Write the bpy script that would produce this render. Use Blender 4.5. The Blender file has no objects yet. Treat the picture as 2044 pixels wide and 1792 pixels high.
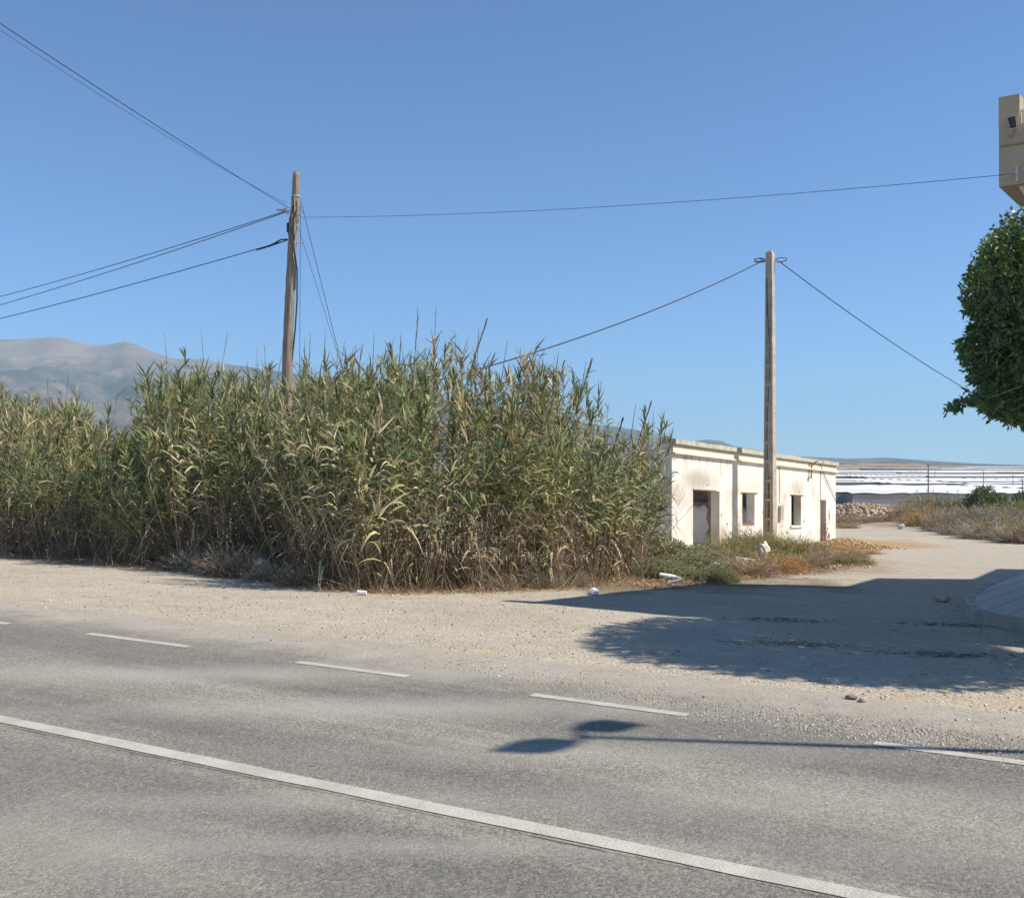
import bpy, math, random
import numpy as np
from mathutils import Vector
random.seed(7)
R = np.random.default_rng(11)
sc = bpy.context.scene
col = sc.collection

# ------------------------------------------------------------------ camera
EYE = 2.1; F = 2044.0; HX, HY = 1022.0, 930.0        # focal and horizon in a 2044 px wide frame
cam_d = bpy.data.cameras.new('camera'); cam = bpy.data.objects.new('camera', cam_d); col.objects.link(cam)
cam.location = (0, 0, EYE); cam.rotation_euler = (math.radians(90), 0, 0)
cam_d.sensor_width = 36; cam_d.lens = 36.0 * F / 2044.0
cam_d.shift_y = (930 - 896) / 2044.0
cam_d.clip_start = 0.1; cam_d.clip_end = 60000
sc.camera = cam
# ------------------------------------------------------------------ sky, sun, exposure
EL = math.radians(45.4); SUNH = Vector((0.9914, -0.131, 0))
SUN = Vector((SUNH.x * math.cos(EL), SUNH.y * math.cos(EL), math.sin(EL)))
w = bpy.data.worlds.new('World'); sc.world = w; w.use_nodes = True
nt = w.node_tree; nt.nodes.clear()
sky = nt.nodes.new('ShaderNodeTexSky'); sky.sky_type = 'NISHITA'; sky.sun_disc = False
sky.sun_elevation = EL; sky.sun_rotation = math.atan2(SUNH.x, SUNH.y)
sky.altitude = 0; sky.air_density = 0.7; sky.dust_density = 0.0; sky.ozone_density = 10.0
bg = nt.nodes.new('ShaderNodeBackground'); bg.inputs['Strength'].default_value = 0.13
wo = nt.nodes.new('ShaderNodeOutputWorld')
nt.links.new(sky.outputs[0], bg.inputs[0]); nt.links.new(bg.outputs[0], wo.inputs[0])
sd = bpy.data.lights.new('sun', 'SUN'); sd.energy = 5.0; sd.angle = math.radians(0.6); sd.color = (1.0, 0.93, 0.82)
sun = bpy.data.objects.new('sun', sd); col.objects.link(sun)
sun.rotation_euler = SUN.to_track_quat('Z', 'Y').to_euler(); sun.location = (30, -10, 40)
sc.view_settings.view_transform = 'Standard'; sc.view_settings.look = 'None'
sc.view_settings.exposure = 0.35; sc.view_settings.gamma = 1.0
try:
    sc.cycles.volume_bounces = 1; sc.cycles.max_bounces = 8; sc.cycles.transparent_max_bounces = 8
except Exception: pass

# ------------------------------------------------------------------ terrain and picture-to-place helpers
DIRU = np.array((-0.857, 0.515))                     # along the road, away to the left
def road_d(X, Y):                                    # metres beyond the far edge line (negative on the road)
    return 0.515 * X + 0.857 * (Y - 9.47)
_nrng = np.random.default_rng(5); _tab = _nrng.random((256, 256))
def vn(x, y, s=1.0, o=0):
    x = np.asarray(x, float) * s + o * 17.3; y = np.asarray(y, float) * s + o * 9.1
    xi = np.floor(x).astype(int); yi = np.floor(y).astype(int); fx = x - xi; fy = y - yi
    fx = fx * fx * (3 - 2 * fx); fy = fy * fy * (3 - 2 * fy)
    a = _tab[xi % 256, yi % 256]; b = _tab[(xi + 1) % 256, yi % 256]; c = _tab[xi % 256, (yi + 1) % 256]; d = _tab[(xi + 1) % 256, (yi + 1) % 256]
    return (a * (1 - fx) + b * fx) * (1 - fy) + (c * (1 - fx) + d * fx) * fy * 1.0
def fbm(x, y, s, o=0, n=4):
    t = 0; a = 1; tot = 0
    for i in range(n):
        t = t + a * vn(x, y, s * 2 ** i, o + i * 3); tot += a; a *= 0.5
    return t / tot
def sstep(a, b, x):
    t = np.clip((x - a) / (b - a), 0, 1); return t * t * (3 - 2 * t)
def ground(X, Y, micro=True):
    X = np.asarray(X, float); Y = np.asarray(Y, float)
    d = road_d(X, Y)
    g1 = np.interp(d, [-1e5, 1.3, 25.6, 46.3, 62, 90, 1e6], [0, 0, -1.07, -1.79, -2.0, -2.1, -2.1])
    g2 = np.interp(Y, [0, 88, 130, 180, 250, 360, 500, 700, 1400, 2500, 5000, 20000], [-2.1, -2.1, -4.2, -6.2, -7.2, -7.3, -6.8, -6.2, -3.6, -1.2, 1.4, 2.0])
    g = g1 + (g2 + 2.1) * sstep(60, 100, d)
    if micro:
        m = sstep(1.6, 6, d)
        g = g + m * ((fbm(X, Y, 0.35, 2, 3) - 0.5) * 0.09) + sstep(70, 140, d) * (fbm(X, Y, 0.02, 7, 3) - 0.5) * 0.5
    return g
def gz(x, y): return float(ground(x, y))
def at(px, py):                                      # ground point seen at a picture position
    lo, hi = 3.0, 4000.0
    for _ in range(60):
        m = (lo + hi) / 2
        yy = HY + (EYE - float(ground((px - HX) / F * m, m, False))) * F / m
        if yy > py: lo = m
        else: hi = m
    Y = lo; X = (px - HX) / F * Y
    return (X, Y, gz(X, Y))
def uv_of_(q): return (-0.857 * q[0] + 0.515 * (q[1] - 9.47), -0.515 * q[0] - 0.857 * (q[1] - 9.47))
def pt(px, py, Y): return ((px - HX) / F * Y, Y, EYE + (HY - py) / F * Y)

# ------------------------------------------------------------------ materials
def mat(name, rough=0.9, spec=0.2):
    m = bpy.data.materials.new(name); m.use_nodes = True
    n = m.node_tree; b = n.nodes['Principled BSDF']
    b.inputs['Roughness'].default_value = rough; b.inputs['Specular IOR Level'].default_value = spec
    return m, n, b
def N(n, t, **k):
    x = n.nodes.new(t)
    for a, v in k.items():
        if a in x.inputs and not hasattr(x, a): x.inputs[a].default_value = v
        else: setattr(x, a, v)
    return x
def noise(n, vec, scale, detail=4, rough=0.55, dist=0.0):
    t = n.nodes.new('ShaderNodeTexNoise'); t.inputs['Scale'].default_value = scale; t.inputs['Detail'].default_value = detail
    t.inputs['Roughness'].default_value = rough; t.inputs['Distortion'].default_value = dist
    if vec is not None: n.links.new(vec, t.inputs['Vector'])
    return t.outputs['Fac']
def ramp(n, fac, stops):
    r = n.nodes.new('ShaderNodeValToRGB'); e = r.color_ramp.elements
    while len(e) < len(stops): e.new(0.5)
    for i, (p, c) in enumerate(stops):
        e[i].position = p; e[i].color = (c[0], c[1], c[2], 1) if hasattr(c, '__len__') else (c, c, c, 1)
    n.links.new(fac, r.inputs[0]); return r.outputs[0]
def mix(n, fac, a, b, mode='MIX'):
    x = n.nodes.new('ShaderNodeMix'); x.data_type = 'RGBA'; x.blend_type = mode
    for s, v in ((x.inputs[0], fac), (x.inputs[6], a), (x.inputs[7], b)):
        if isinstance(v, (int, float)): s.default_value = v
        elif isinstance(v, tuple): s.default_value = (v[0], v[1], v[2], 1)
        else: n.links.new(v, s)
    return x.outputs[2]
def mth(n, op, a, b=None, c=None):
    x = n.nodes.new('ShaderNodeMath'); x.operation = op
    for i, v in enumerate((a, b, c)):
        if v is None: continue
        if isinstance(v, (int, float)): x.inputs[i].default_value = v
        else: n.links.new(v, x.inputs[i])
    return x.outputs[0]
def bump(n, h, strength, dist, b):
    x = n.nodes.new('ShaderNodeBump'); x.inputs['Strength'].default_value = strength; x.inputs['Distance'].default_value = dist
    n.links.new(h, x.inputs['Height']); n.links.new(x.outputs[0], b.inputs['Normal'])
def pos(n): return n.nodes.new('ShaderNodeNewGeometry').outputs['Position']
def spot(n, p, cx, cy, rx, ry, edge=0.35, ns=0.6):   # irregular ground patch mask
    mp = n.nodes.new('ShaderNodeMapping'); mp.vector_type = 'POINT'
    mp.inputs['Location'].default_value = (-cx / rx, -cy / ry, 0); mp.inputs['Scale'].default_value = (1 / rx, 1 / ry, 0)
    n.links.new(p, mp.inputs[0])
    l = n.nodes.new('ShaderNodeVectorMath'); l.operation = 'LENGTH'; n.links.new(mp.outputs[0], l.inputs[0])
    q = mth(n, 'ADD', l.outputs['Value'], mth(n, 'MULTIPLY', mth(n, 'SUBTRACT', noise(n, p, ns, 5), 0.5), 1.6))
    r = n.nodes.new('ShaderNodeMapRange'); r.inputs[1].default_value = 1 + edge; r.inputs[2].default_value = 1 - edge
    n.links.new(q, r.inputs[0]); return r.outputs[0]

def simple(name, c, rough=0.8, var=0.25, scale=8.0, spec=0.3, bmp=0.0, metal=0.0):
    m, n, b = mat(name, rough, spec)
    p = pos(n); f = noise(n, p, scale, 6)
    cc = ramp(n, f, [(0.25, tuple(x * (1 - var) for x in c)), (0.75, tuple(min(1, x * (1 + var)) for x in c))])
    n.links.new(cc, b.inputs['Base Color']); b.inputs['Metallic'].default_value = metal
    if bmp: bump(n, f, bmp, 0.02, b)
    return m

def dirt_color(n, p):
    big = noise(n, p, 0.35, 5, 0.6)
    c = ramp(n, big, [(0.3, (0.50, 0.425, 0.305)), (0.5, (0.59, 0.51, 0.38)), (0.72, (0.67, 0.595, 0.465))])
    mr_ = n.nodes.new('ShaderNodeMapping'); mr_.inputs['Rotation'].default_value = (0, 0, math.radians(31)); n.links.new(p, mr_.inputs[0])
    ms_ = n.nodes.new('ShaderNodeMapping'); ms_.inputs['Scale'].default_value = (0.10, 1.5, 1); n.links.new(mr_.outputs[0], ms_.inputs[0])
    c = mix(n, ramp(n, noise(n, ms_.outputs[0], 1.0, 7, 0.75), [(0.42, 0.0), (0.62, 0.5)]), c, (0.68, 0.60, 0.48))
    c = mix(n, ramp(n, noise(n, ms_.outputs[0], 2.3, 6, 0.7), [(0.55, 0.0), (0.72, 0.45)]), c, (0.39, 0.33, 0.26))
    mid = noise(n, p, 3.2, 6, 0.7)
    c = mix(n, 0.45, c, ramp(n, mid, [(0.3, (0.36, 0.31, 0.24)), (0.6, (0.56, 0.49, 0.40)), (0.8, (0.62, 0.56, 0.46))]))
    v = n.nodes.new('ShaderNodeTexVoronoi'); v.inputs['Scale'].default_value = 24; n.links.new(p, v.inputs['Vector'])
    peb = ramp(n, v.outputs['Color'], [(0.0, 0.55), (0.4, 0.95), (0.8, 1.0), (1.0, 1.25)])
    gate = ramp(n, noise(n, p, 1.1, 4), [(0.42, 0.25), (0.6, 0.9)])
    c = mix(n, gate, c, mix(n, 1.0, c, peb, 'MULTIPLY'))
    v2 = n.nodes.new('ShaderNodeTexVoronoi'); v2.inputs['Scale'].default_value = 75; n.links.new(p, v2.inputs['Vector'])
    c = mix(n, 0.35, c, mix(n, 1.0, c, ramp(n, v2.outputs['Color'], [(0, 0.6), (1, 1.3)]), 'MULTIPLY'))
    h = mth(n, 'ADD', mth(n, 'MULTIPLY', v.outputs['Distance'], -0.4), mth(n, 'ADD', mid, mth(n, 'MULTIPLY', v2.outputs['Distance'], -0.25)))
    return c, h

m_ground, n, b = mat('dirt_ground', 0.95, 0.1)
p = pos(n); c, h = dirt_color(n, p)
def gnd_spot(c, px, py, rx, ry, colr, amt=1.0, edge=0.35, ns=0.6):
    x, y, z = at(px, py)
    return mix(n, mth(n, 'MULTIPLY', spot(n, p, x, y, rx, ry, edge, ns), amt), c, colr)
# greyer track, ochre earth patches, grey gravel by the asphalt
c = gnd_spot(c, 1900, 1110, 5.5, 16, (0.47, 0.42, 0.35), 0.55)
c = gnd_spot(c, 1720, 1084, 3.2, 4.5, (0.42, 0.27, 0.13), 0.8, 0.3, 0.5)
c = gnd_spot(c, 1640, 1118, 2.2, 2.6, (0.45, 0.29, 0.14), 0.7, 0.4, 0.9)
c = gnd_spot(c, 1960, 1400, 1.3, 0.5, (0.52, 0.40, 0.23), 0.35, 0.7, 1.5)
c = gnd_spot(c, 800, 1305, 1.1, 0.35, (0.58, 0.45, 0.24), 0.6, 0.7, 1.5)
c = gnd_spot(c, 1100, 1335, 0.6, 0.25, (0.56, 0.44, 0.25), 0.5, 0.7, 1.5)
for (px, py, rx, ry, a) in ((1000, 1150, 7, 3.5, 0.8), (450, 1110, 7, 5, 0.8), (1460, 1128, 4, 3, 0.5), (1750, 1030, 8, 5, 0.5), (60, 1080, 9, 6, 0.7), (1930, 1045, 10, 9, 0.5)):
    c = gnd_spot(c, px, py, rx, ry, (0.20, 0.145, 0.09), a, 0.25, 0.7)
# far fields: dry ochre and grey-brown plots
sep = n.nodes.new('ShaderNodeSeparateXYZ'); n.links.new(p, sep.inputs[0])
farm = n.nodes.new('ShaderNodeMapRange'); farm.inputs[1].default_value = 86; farm.inputs[2].default_value = 110; n.links.new(sep.outputs[1], farm.inputs[0])
fc = ramp(n, noise(n, p, 0.035, 9, 0.8), [(0.36, (0.14, 0.115, 0.085)), (0.5, (0.27, 0.21, 0.15)), (0.64, (0.46, 0.37, 0.27))])
c = mix(n, farm.outputs[0], c, fc)
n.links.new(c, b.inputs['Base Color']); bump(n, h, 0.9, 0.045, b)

m_road, n, b = mat('worn_asphalt', 0.85, 0.25)
p = pos(n); uv = n.nodes.new('ShaderNodeUVMap').outputs[0]
su = n.nodes.new('ShaderNodeSeparateXYZ'); n.links.new(uv, su.inputs[0])
mp = n.nodes.new('ShaderNodeMapping'); mp.inputs['Scale'].default_value = (0.22, 1.0, 1); n.links.new(uv, mp.inputs[0])
wav = mth(n, 'MULTIPLY', mth(n, 'SUBTRACT', noise(n, mp.outputs[0], 0.9, 3), 0.5), 1.3)
vv = mth(n, 'DIVIDE', mth(n, 'ADD', mth(n, 'ADD', su.outputs[1], wav), 2.0), 10.0)   # v from -2..8 -> 0..1
band = ramp(n, vv, [(0.0, 0.2), (0.205, 0.2), (0.235, 0.03), (0.285, 0.04), (0.325, 0.68), (0.375, 0.6), (0.425, 0.1), (0.455, 0.1), (0.50, 0.5), (0.535, 0.25), (0.60, 0.03), (0.66, 0.35), (0.72, 0.65), (1.0, 0.15)])
mp2 = n.nodes.new('ShaderNodeMapping'); mp2.inputs['Scale'].default_value = (0.12, 2.4, 1); n.links.new(uv, mp2.inputs[0])
dust = ramp(n, noise(n, mp2.outputs[0], 1.0, 7, 0.7), [(0.46, 0.0), (0.70, 0.40)])
tone = mth(n, 'ADD', mth(n, 'ADD', mth(n, 'MULTIPLY', band, 0.75), mth(n, 'MULTIPLY', noise(n, mp.outputs[0], 1.6, 6, 0.65), 0.35)), dust)
ac = ramp(n, tone, [(0.12, (0.255, 0.242, 0.214)), (0.5, (0.335, 0.314, 0.268)), (0.9, (0.46, 0.423, 0.35))])
v = n.nodes.new('ShaderNodeTexVoronoi'); v.inputs['Scale'].default_value = 60; v.inputs['Randomness'].default_value = 1; n.links.new(p, v.inputs['Vector'])
v2 = n.nodes.new('ShaderNodeTexVoronoi'); v2.inputs['Scale'].default_value = 120; n.links.new(p, v2.inputs['Vector'])
ac = mix(n, 0.68, ac, mix(n, 1.0, ac, ramp(n, v.outputs['Color'], [(0.0, (0.4, 0.41, 0.42)), (0.5, (0.95, 0.94, 0.92)), (1.0, (1.75, 1.68, 1.55))]), 'MULTIPLY'))
ac = mix(n, 0.8, ac, mix(n, 1.0, ac, ramp(n, noise(n, p, 2.2, 8, 0.8), [(0.3, (0.87, 0.875, 0.89)), (0.7, (1.13, 1.115, 1.07))]), 'MULTIPLY'))
ac = mix(n, 0.6, ac, mix(n, 1.0, ac, ramp(n, v2.outputs['Distance'], [(0.1, 1.25), (0.6, 0.55)]), 'MULTIPLY'))
for (px, py, rx, ry, a) in ((190, 1700, 0.8, 0.35, 0.42), (60, 1640, 0.5, 0.25, 0.2), (430, 1345, 3.0, 0.35, 0.5), (820, 1415, 2.2, 0.3, 0.55), (1180, 1500, 1.5, 0.25, 0.35), (900, 1690, 1.0, 0.12, 0.4), (500, 1600, 1.0, 0.15, 0.35), (1500, 1600, 2.0, 0.3, 0.3), (1850, 1700, 1.2, 0.3, 0.25)):
    gx_, gy_, gq = at(px, py); ac = mix(n, mth(n, 'MULTIPLY', spot(n, p, gx_, gy_, rx, ry, 0.9, 1.6), a), ac, (0.52, 0.48, 0.40))
K1 = (uv_of_(at(0, 1436)), uv_of_(at(1763, 1797))); sl = (K1[1][1] - K1[0][1]) / (K1[1][0] - K1[0][0])
seam = mth(n, 'ABSOLUTE', mth(n, 'SUBTRACT', mth(n, 'ADD', mth(n, 'SUBTRACT', su.outputs[1], mth(n, 'MULTIPLY', su.outputs[0], sl)), mth(n, 'MULTIPLY', mth(n, 'SUBTRACT', noise(n, p, 9, 5, 0.7), 0.5), 0.035)), K1[0][1] - sl * K1[0][0] + 0.115))
sr = n.nodes.new('ShaderNodeMapRange'); sr.inputs[1].default_value = 0.018; sr.inputs[2].default_value = 0.004; n.links.new(seam, sr.inputs[0])
ac = mix(n, mth(n, 'MULTIPLY', sr.outputs[0], ramp(n, noise(n, p, 1.4, 4), [(0.4, 0.25), (0.6, 0.9)])), ac, (0.06, 0.055, 0.05))
dc, dh = dirt_color(n, p)
gmask = mth(n, 'ADD', mth(n, 'MULTIPLY', su.outputs[1], -1.0), mth(n, 'MULTIPLY', mth(n, 'SUBTRACT', noise(n, p, 0.9, 7, 0.7), 0.5), 2.2))
mr = n.nodes.new('ShaderNodeMapRange'); mr.inputs[1].default_value = 0.15; mr.inputs[2].default_value = 1.0; n.links.new(gmask, mr.inputs[0])
speck = mth(n, 'MULTIPLY', mr.outputs[0], ramp(n, noise(n, p, 30, 3), [(0.3, 0.55), (0.55, 1.0)]))
fin = mth(n, 'MAXIMUM', speck, mth(n, 'MULTIPLY', mth(n, 'SUBTRACT', mth(n, 'MULTIPLY', su.outputs[1], -1.0), 1.25), 4))
finc = n.nodes.new('ShaderNodeClamp'); n.links.new(fin, finc.inputs[0])
c = mix(n, finc.outputs[0], ac, mix(n, 0.3, dc, (0.40, 0.37, 0.32)))
n.links.new(c, b.inputs['Base Color'])
bump(n, mth(n, 'ADD', mth(n, 'MULTIPLY', v.outputs['Distance'], -0.35), mth(n, 'ADD', noise(n, p, 130, 5, 0.75), mth(n, 'MULTIPLY', noise(n, p, 38, 4, 0.7), 0.9))), 0.8, 0.012, b)

m_paint, n, b = mat('road_paint', 0.8, 0.2)
p = pos(n); v = n.nodes.new('ShaderNodeTexVoronoi'); v.inputs['Scale'].default_value = 60; n.links.new(p, v.inputs['Vector'])
wear = mth(n, 'ADD', mth(n, 'MULTIPLY', noise(n, p, 2.5, 6, 0.7), 1.3), mth(n, 'MULTIPLY', v.outputs['Distance'], 0.5))
c = ramp(n, wear, [(0.45, (0.58, 0.54, 0.465)), (0.85, (0.53, 0.49, 0.42)), (1.02, (0.44, 0.405, 0.34))])
n.links.new(c, b.inputs['Base Color']); bump(n, wear, 0.5, 0.01, b)

# coloured foliage / blades driven by a per-leaf colour
def leafmat(name, trans=0.25, rough=0.5, spec=0.35):
    m = bpy.data.materials.new(name); m.use_nodes = True; n = m.node_tree; b = n.nodes['Principled BSDF']; o = n.nodes['Material Output']
    a = n.nodes.new('ShaderNodeAttribute'); a.attribute_name = 'col'
    n.links.new(a.outputs['Color'], b.inputs['Base Color']); b.inputs['Roughness'].default_value = rough; b.inputs['Specular IOR Level'].default_value = spec
    if trans > 0:
        t = n.nodes.new('ShaderNodeBsdfTranslucent'); n.links.new(a.outputs['Color'], t.inputs['Color'])
        ms = n.nodes.new('ShaderNodeMixShader'); ms.inputs[0].default_value = trans
        n.links.new(b.outputs[0], ms.inputs[1]); n.links.new(t.outputs[0], ms.inputs[2]); n.links.new(ms.outputs[0], o.inputs['Surface'])
    return m
M_leaf = leafmat('reed_leaf', 0.20, 0.5, 0.16)
M_bush = leafmat('bush_leaf', 0.25, 0.7, 0.15)
M_dry = leafmat('dry_stalk', 0.08, 0.8, 0.15)
M_ficus = leafmat('glossy_leaf', 0.22, 0.3, 0.5)
M_stone = leafmat('stone', 0.0, 0.95, 0.1)

M_plaster, n, b = mat('white_limewash', 0.95, 0.1)
p = pos(n); f1 = noise(n, p, 0.8, 6, 0.65)
c = ramp(n, f1, [(0.3, (0.62, 0.54, 0.42)), (0.44, (0.79, 0.73, 0.63)), (0.62, (0.86, 0.825, 0.75))])
mp = n.nodes.new('ShaderNodeMapping'); mp.inputs['Scale'].default_value = (3, 3, 0.35); n.links.new(p, mp.inputs[0])
c = mix(n, ramp(n, noise(n, mp.outputs[0], 1.6, 6, 0.7), [(0.5, 0.0), (0.75, 0.55)]), c, (0.55, 0.45, 0.34))
c = mix(n, ramp(n, noise(n, p, 2.2, 8, 0.75), [(0.62, 0.0), (0.66, 0.75)]), c, (0.50, 0.41, 0.31))
uvn = n.nodes.new('ShaderNodeUVMap').outputs[0]; s3 = n.nodes.new('ShaderNodeSeparateXYZ'); n.links.new(uvn, s3.inputs[0])
low = mth(n, 'ADD', s3.outputs[1], mth(n, 'MULTIPLY', noise(n, p, 1.5, 5), 0.9))
c = mix(n, ramp(n, low, [(0.45, 0.6), (0.8, 0.0)]), c, (0.50, 0.42, 0.33))
def uvspot(c, s, h, rs, rh, colr, amt):
    m2 = n.nodes.new('ShaderNodeMapping'); m2.inputs['Location'].default_value = (-s / rs, -h / rh, 0); m2.inputs['Scale'].default_value = (1 / rs, 1 / rh, 0)
    n.links.new(uvn, m2.inputs[0]); l = n.nodes.new('ShaderNodeVectorMath'); l.operation = 'LENGTH'; n.links.new(m2.outputs[0], l.inputs[0])
    q = mth(n, 'ADD', l.outputs['Value'], mth(n, 'MULTIPLY', mth(n, 'SUBTRACT', noise(n, p, 2.5, 6), 0.5), 1.0))
    r = n.nodes.new('ShaderNodeMapRange'); r.inputs[1].default_value = 1.3; r.inputs[2].default_value = 0.3; n.links.new(q, r.inputs[0])
    return mix(n, mth(n, 'MULTIPLY', r.outputs[0], amt), c, colr)
c = uvspot(c, 2.6, 2.75, 1.6, 0.45, (0.42, 0.36, 0.29), 0.75)
for (a_, b2, c2, d2, e2) in ((0.5, 2.2, 0.7, 0.5, 0.5), (14.5, 2.7, 1.5, 0.4, 0.5), (9.0, 0.4, 1.5, 0.3, 0.7), (18.5, 0.5, 0.8, 0.5, 0.7), (4.9, 0.7, 0.6, 0.4, 0.6), (12.2, 1.2, 0.5, 0.4, 0.5)): c = uvspot(c, a_, b2, c2, d2, (0.45, 0.36, 0.26), e2)
c = uvspot(c, 8.6, 2.6, 1.2, 0.4, (0.62, 0.52, 0.42), 0.4)
n.links.new(c, b.inputs['Base Color']); bump(n, noise(n, p, 9, 6), 0.35, 0.02, b)

M_soot, n, b = mat('sooty_plaster', 0.95, 0.1)
p = pos(n); uvn = n.nodes.new('ShaderNodeUVMap').outputs[0]; s3 = n.nodes.new('ShaderNodeSeparateXYZ'); n.links.new(uvn, s3.inputs[0])
t = mth(n, 'ADD', s3.outputs[1], mth(n, 'MULTIPLY', mth(n, 'SUBTRACT', noise(n, p, 1.3, 6), 0.5), 1.4))
c = ramp(n, mth(n, 'DIVIDE', t, 3.0), [(0.38, (0.72, 0.69, 0.66)), (0.50, (0.62, 0.58, 0.54)), (0.56, (0.16, 0.13, 0.11)), (0.8, (0.30, 0.26, 0.23))])
c = mix(n, ramp(n, noise(n, p, 2.4, 4), [(0.66, 0.0), (0.69, 0.9)]), c, (0.06, 0.05, 0.045))
n.links.new(c, b.inputs['Base Color'])
M_brick = simple('weathered_brick', (0.30, 0.21, 0.15), 0.95, 0.4, 5, 0.1, 0.4)
M_coping = simple('weathered_coping', (0.52, 0.48, 0.38), 0.95, 0.3, 3, 0.1, 0.3)
M_trim = simple('yellowed_trim', (0.80, 0.71, 0.56), 0.95, 0.12, 2, 0.1, 0.2)
M_conc = simple('pole_concrete', (0.46, 0.40, 0.32), 0.95, 0.25, 2.5, 0.1, 0.3)
M_rust = simple('rust_streak', (0.24, 0.14, 0.07), 0.9, 0.4, 6)
M_hole = simple('dark_recess', (0.05, 0.045, 0.04), 1.0, 0.2, 6)
M_cable = simple('cable_black', (0.035, 0.04, 0.05), 0.7, 0.2, 4)
M_steel = simple('galvanised_steel', (0.35, 0.36, 0.37), 0.5, 0.2, 9, 0.5)
M_bright = simple('pale_clamp', (0.6, 0.58, 0.55), 0.5, 0.2, 9, 0.5)
M_tan, n, b = mat('tan_render', 0.95, 0.1)
p = pos(n); c = ramp(n, noise(n, p, 1.3, 8, 0.7), [(0.3, (0.38, 0.30, 0.21)), (0.5, (0.46, 0.37, 0.265)), (0.7, (0.52, 0.425, 0.31))])
mpt = n.nodes.new('ShaderNodeMapping'); mpt.inputs['Scale'].default_value = (5, 5, 0.5); n.links.new(p, mpt.inputs[0])
c = mix(n, ramp(n, noise(n, mpt.outputs[0], 1.5, 6, 0.7), [(0.5, 0.0), (0.72, 0.5)]), c, (0.30, 0.235, 0.17)); n.links.new(c, b.inputs['Base Color']); bump(n, noise(n, p, 60, 4), 0.4, 0.01, b)
M_tan2 = simple('brown_soffit', (0.36, 0.25, 0.155), 0.95, 0.12, 2, 0.1, 0.2)
M_white = simple('white_paint', (0.78, 0.77, 0.74), 0.5, 0.06, 3, 0.4)
M_glass = simple('dark_glass', (0.03, 0.04, 0.07), 0.1, 0.2, 3, 0.6)
M_kerb = simple('kerb_concrete', (0.47, 0.42, 0.35), 0.95, 0.35, 2.5, 0.1, 0.3)
M_bag = simple('white_plastic', (0.78, 0.78, 0.76), 0.45, 0.12, 12, 0.4)
M_bag2 = simple('dirty_white_sheet', (0.66, 0.62, 0.53), 0.8, 0.35, 7, 0.1, 0.6)
M_bagd = simple('black_plastic', (0.02, 0.022, 0.025), 0.35, 0.3, 9, 0.5)
M_gh = simple('greenhouse_plastic', (0.76, 0.75, 0.72), 0.7, 0.07, 0.06, 0.2)
M_gh2 = simple('greenhouse_plastic_grey', (0.62, 0.62, 0.58), 0.7, 0.1, 0.06, 0.2)
M_gh3 = simple('greenhouse_plastic_cream', (0.74, 0.70, 0.62), 0.7, 0.1, 0.06, 0.2)
M_ghw = simple('greenhouse_netting', (0.36, 0.33, 0.29), 0.9, 0.25, 0.15, 0.1)
M_ghb = simple('grey_wall_base', (0.42, 0.43, 0.44), 0.9, 0.1, 0.3, 0.1)

m_wood, n, b = mat('old_pole_wood', 0.9, 0.15)
p = pos(n); mp = n.nodes.new('ShaderNodeMapping'); mp.inputs['Scale'].default_value = (14, 14, 0.8); n.links.new(p, mp.inputs[0])
f = noise(n, mp.outputs[0], 2.0, 6, 0.7)
c = ramp(n, f, [(0.3, (0.10, 0.075, 0.055)), (0.45, (0.25, 0.20, 0.155)), (0.7, (0.42, 0.35, 0.28))])
n.links.new(c, b.inputs['Base Color']); bump(n, f, 0.6, 0.03, b)

m_pave, n, b = mat('pavement_tile', 0.9, 0.15)
p = pos(n); br = n.nodes.new('ShaderNodeTexBrick'); mp = n.nodes.new('ShaderNodeMapping'); mp.inputs['Rotation'].default_value = (0, 0, math.radians(35)); n.links.new(p, mp.inputs[0])
n.links.new(mp.outputs[0], br.inputs['Vector']); br.offset = 0.0; br.inputs['Scale'].default_value = 1.0
br.inputs['Brick Width'].default_value = 0.4; br.inputs['Row Height'].default_value = 0.4; br.inputs['Mortar Size'].default_value = 0.015
br.inputs['Color1'].default_value = (0.66, 0.61, 0.53, 1); br.inputs['Color2'].default_value = (0.58, 0.53, 0.46, 1); br.inputs['Mortar'].default_value = (0.2, 0.18, 0.16, 1)
n.links.new(mix(n, 0.3, br.outputs[0], ramp(n, noise(n, p, 2, 6), [(0.3, (0.36, 0.32, 0.27)), (0.7, (0.68, 0.63, 0.55))])), b.inputs['Base Color'])

m_mount, n, b = mat('mountain_scrub', 1.0, 0.0)
p = pos(n); a = n.nodes.new('ShaderNodeAttribute'); a.attribute_name = 'col'
f = noise(n, p, 0.0022, 10, 0.65)
c = ramp(n, f, [(0.38, (0.05, 0.045, 0.036)), (0.5, (0.105, 0.085, 0.065)), (0.62, (0.21, 0.16, 0.12))])
sx = n.nodes.new('ShaderNodeSeparateColor'); n.links.new(a.outputs['Color'], sx.inputs[0])
c = mix(n, sx.outputs[0], c, ramp(n, f, [(0.3, (0.19, 0.135, 0.10)), (0.7, (0.33, 0.235, 0.175))]))
v = n.nodes.new('ShaderNodeTexVoronoi'); v.inputs['Scale'].default_value = 0.012; n.links.new(p, v.inputs['Vector'])
c = mix(n, 0.25, c, mix(n, 1.0, c, ramp(n, v.outputs['Distance'], [(0.1, 0.5), (0.5, 1.3)]), 'MULTIPLY'))
n.links.new(c, b.inputs['Base Color'])

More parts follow.
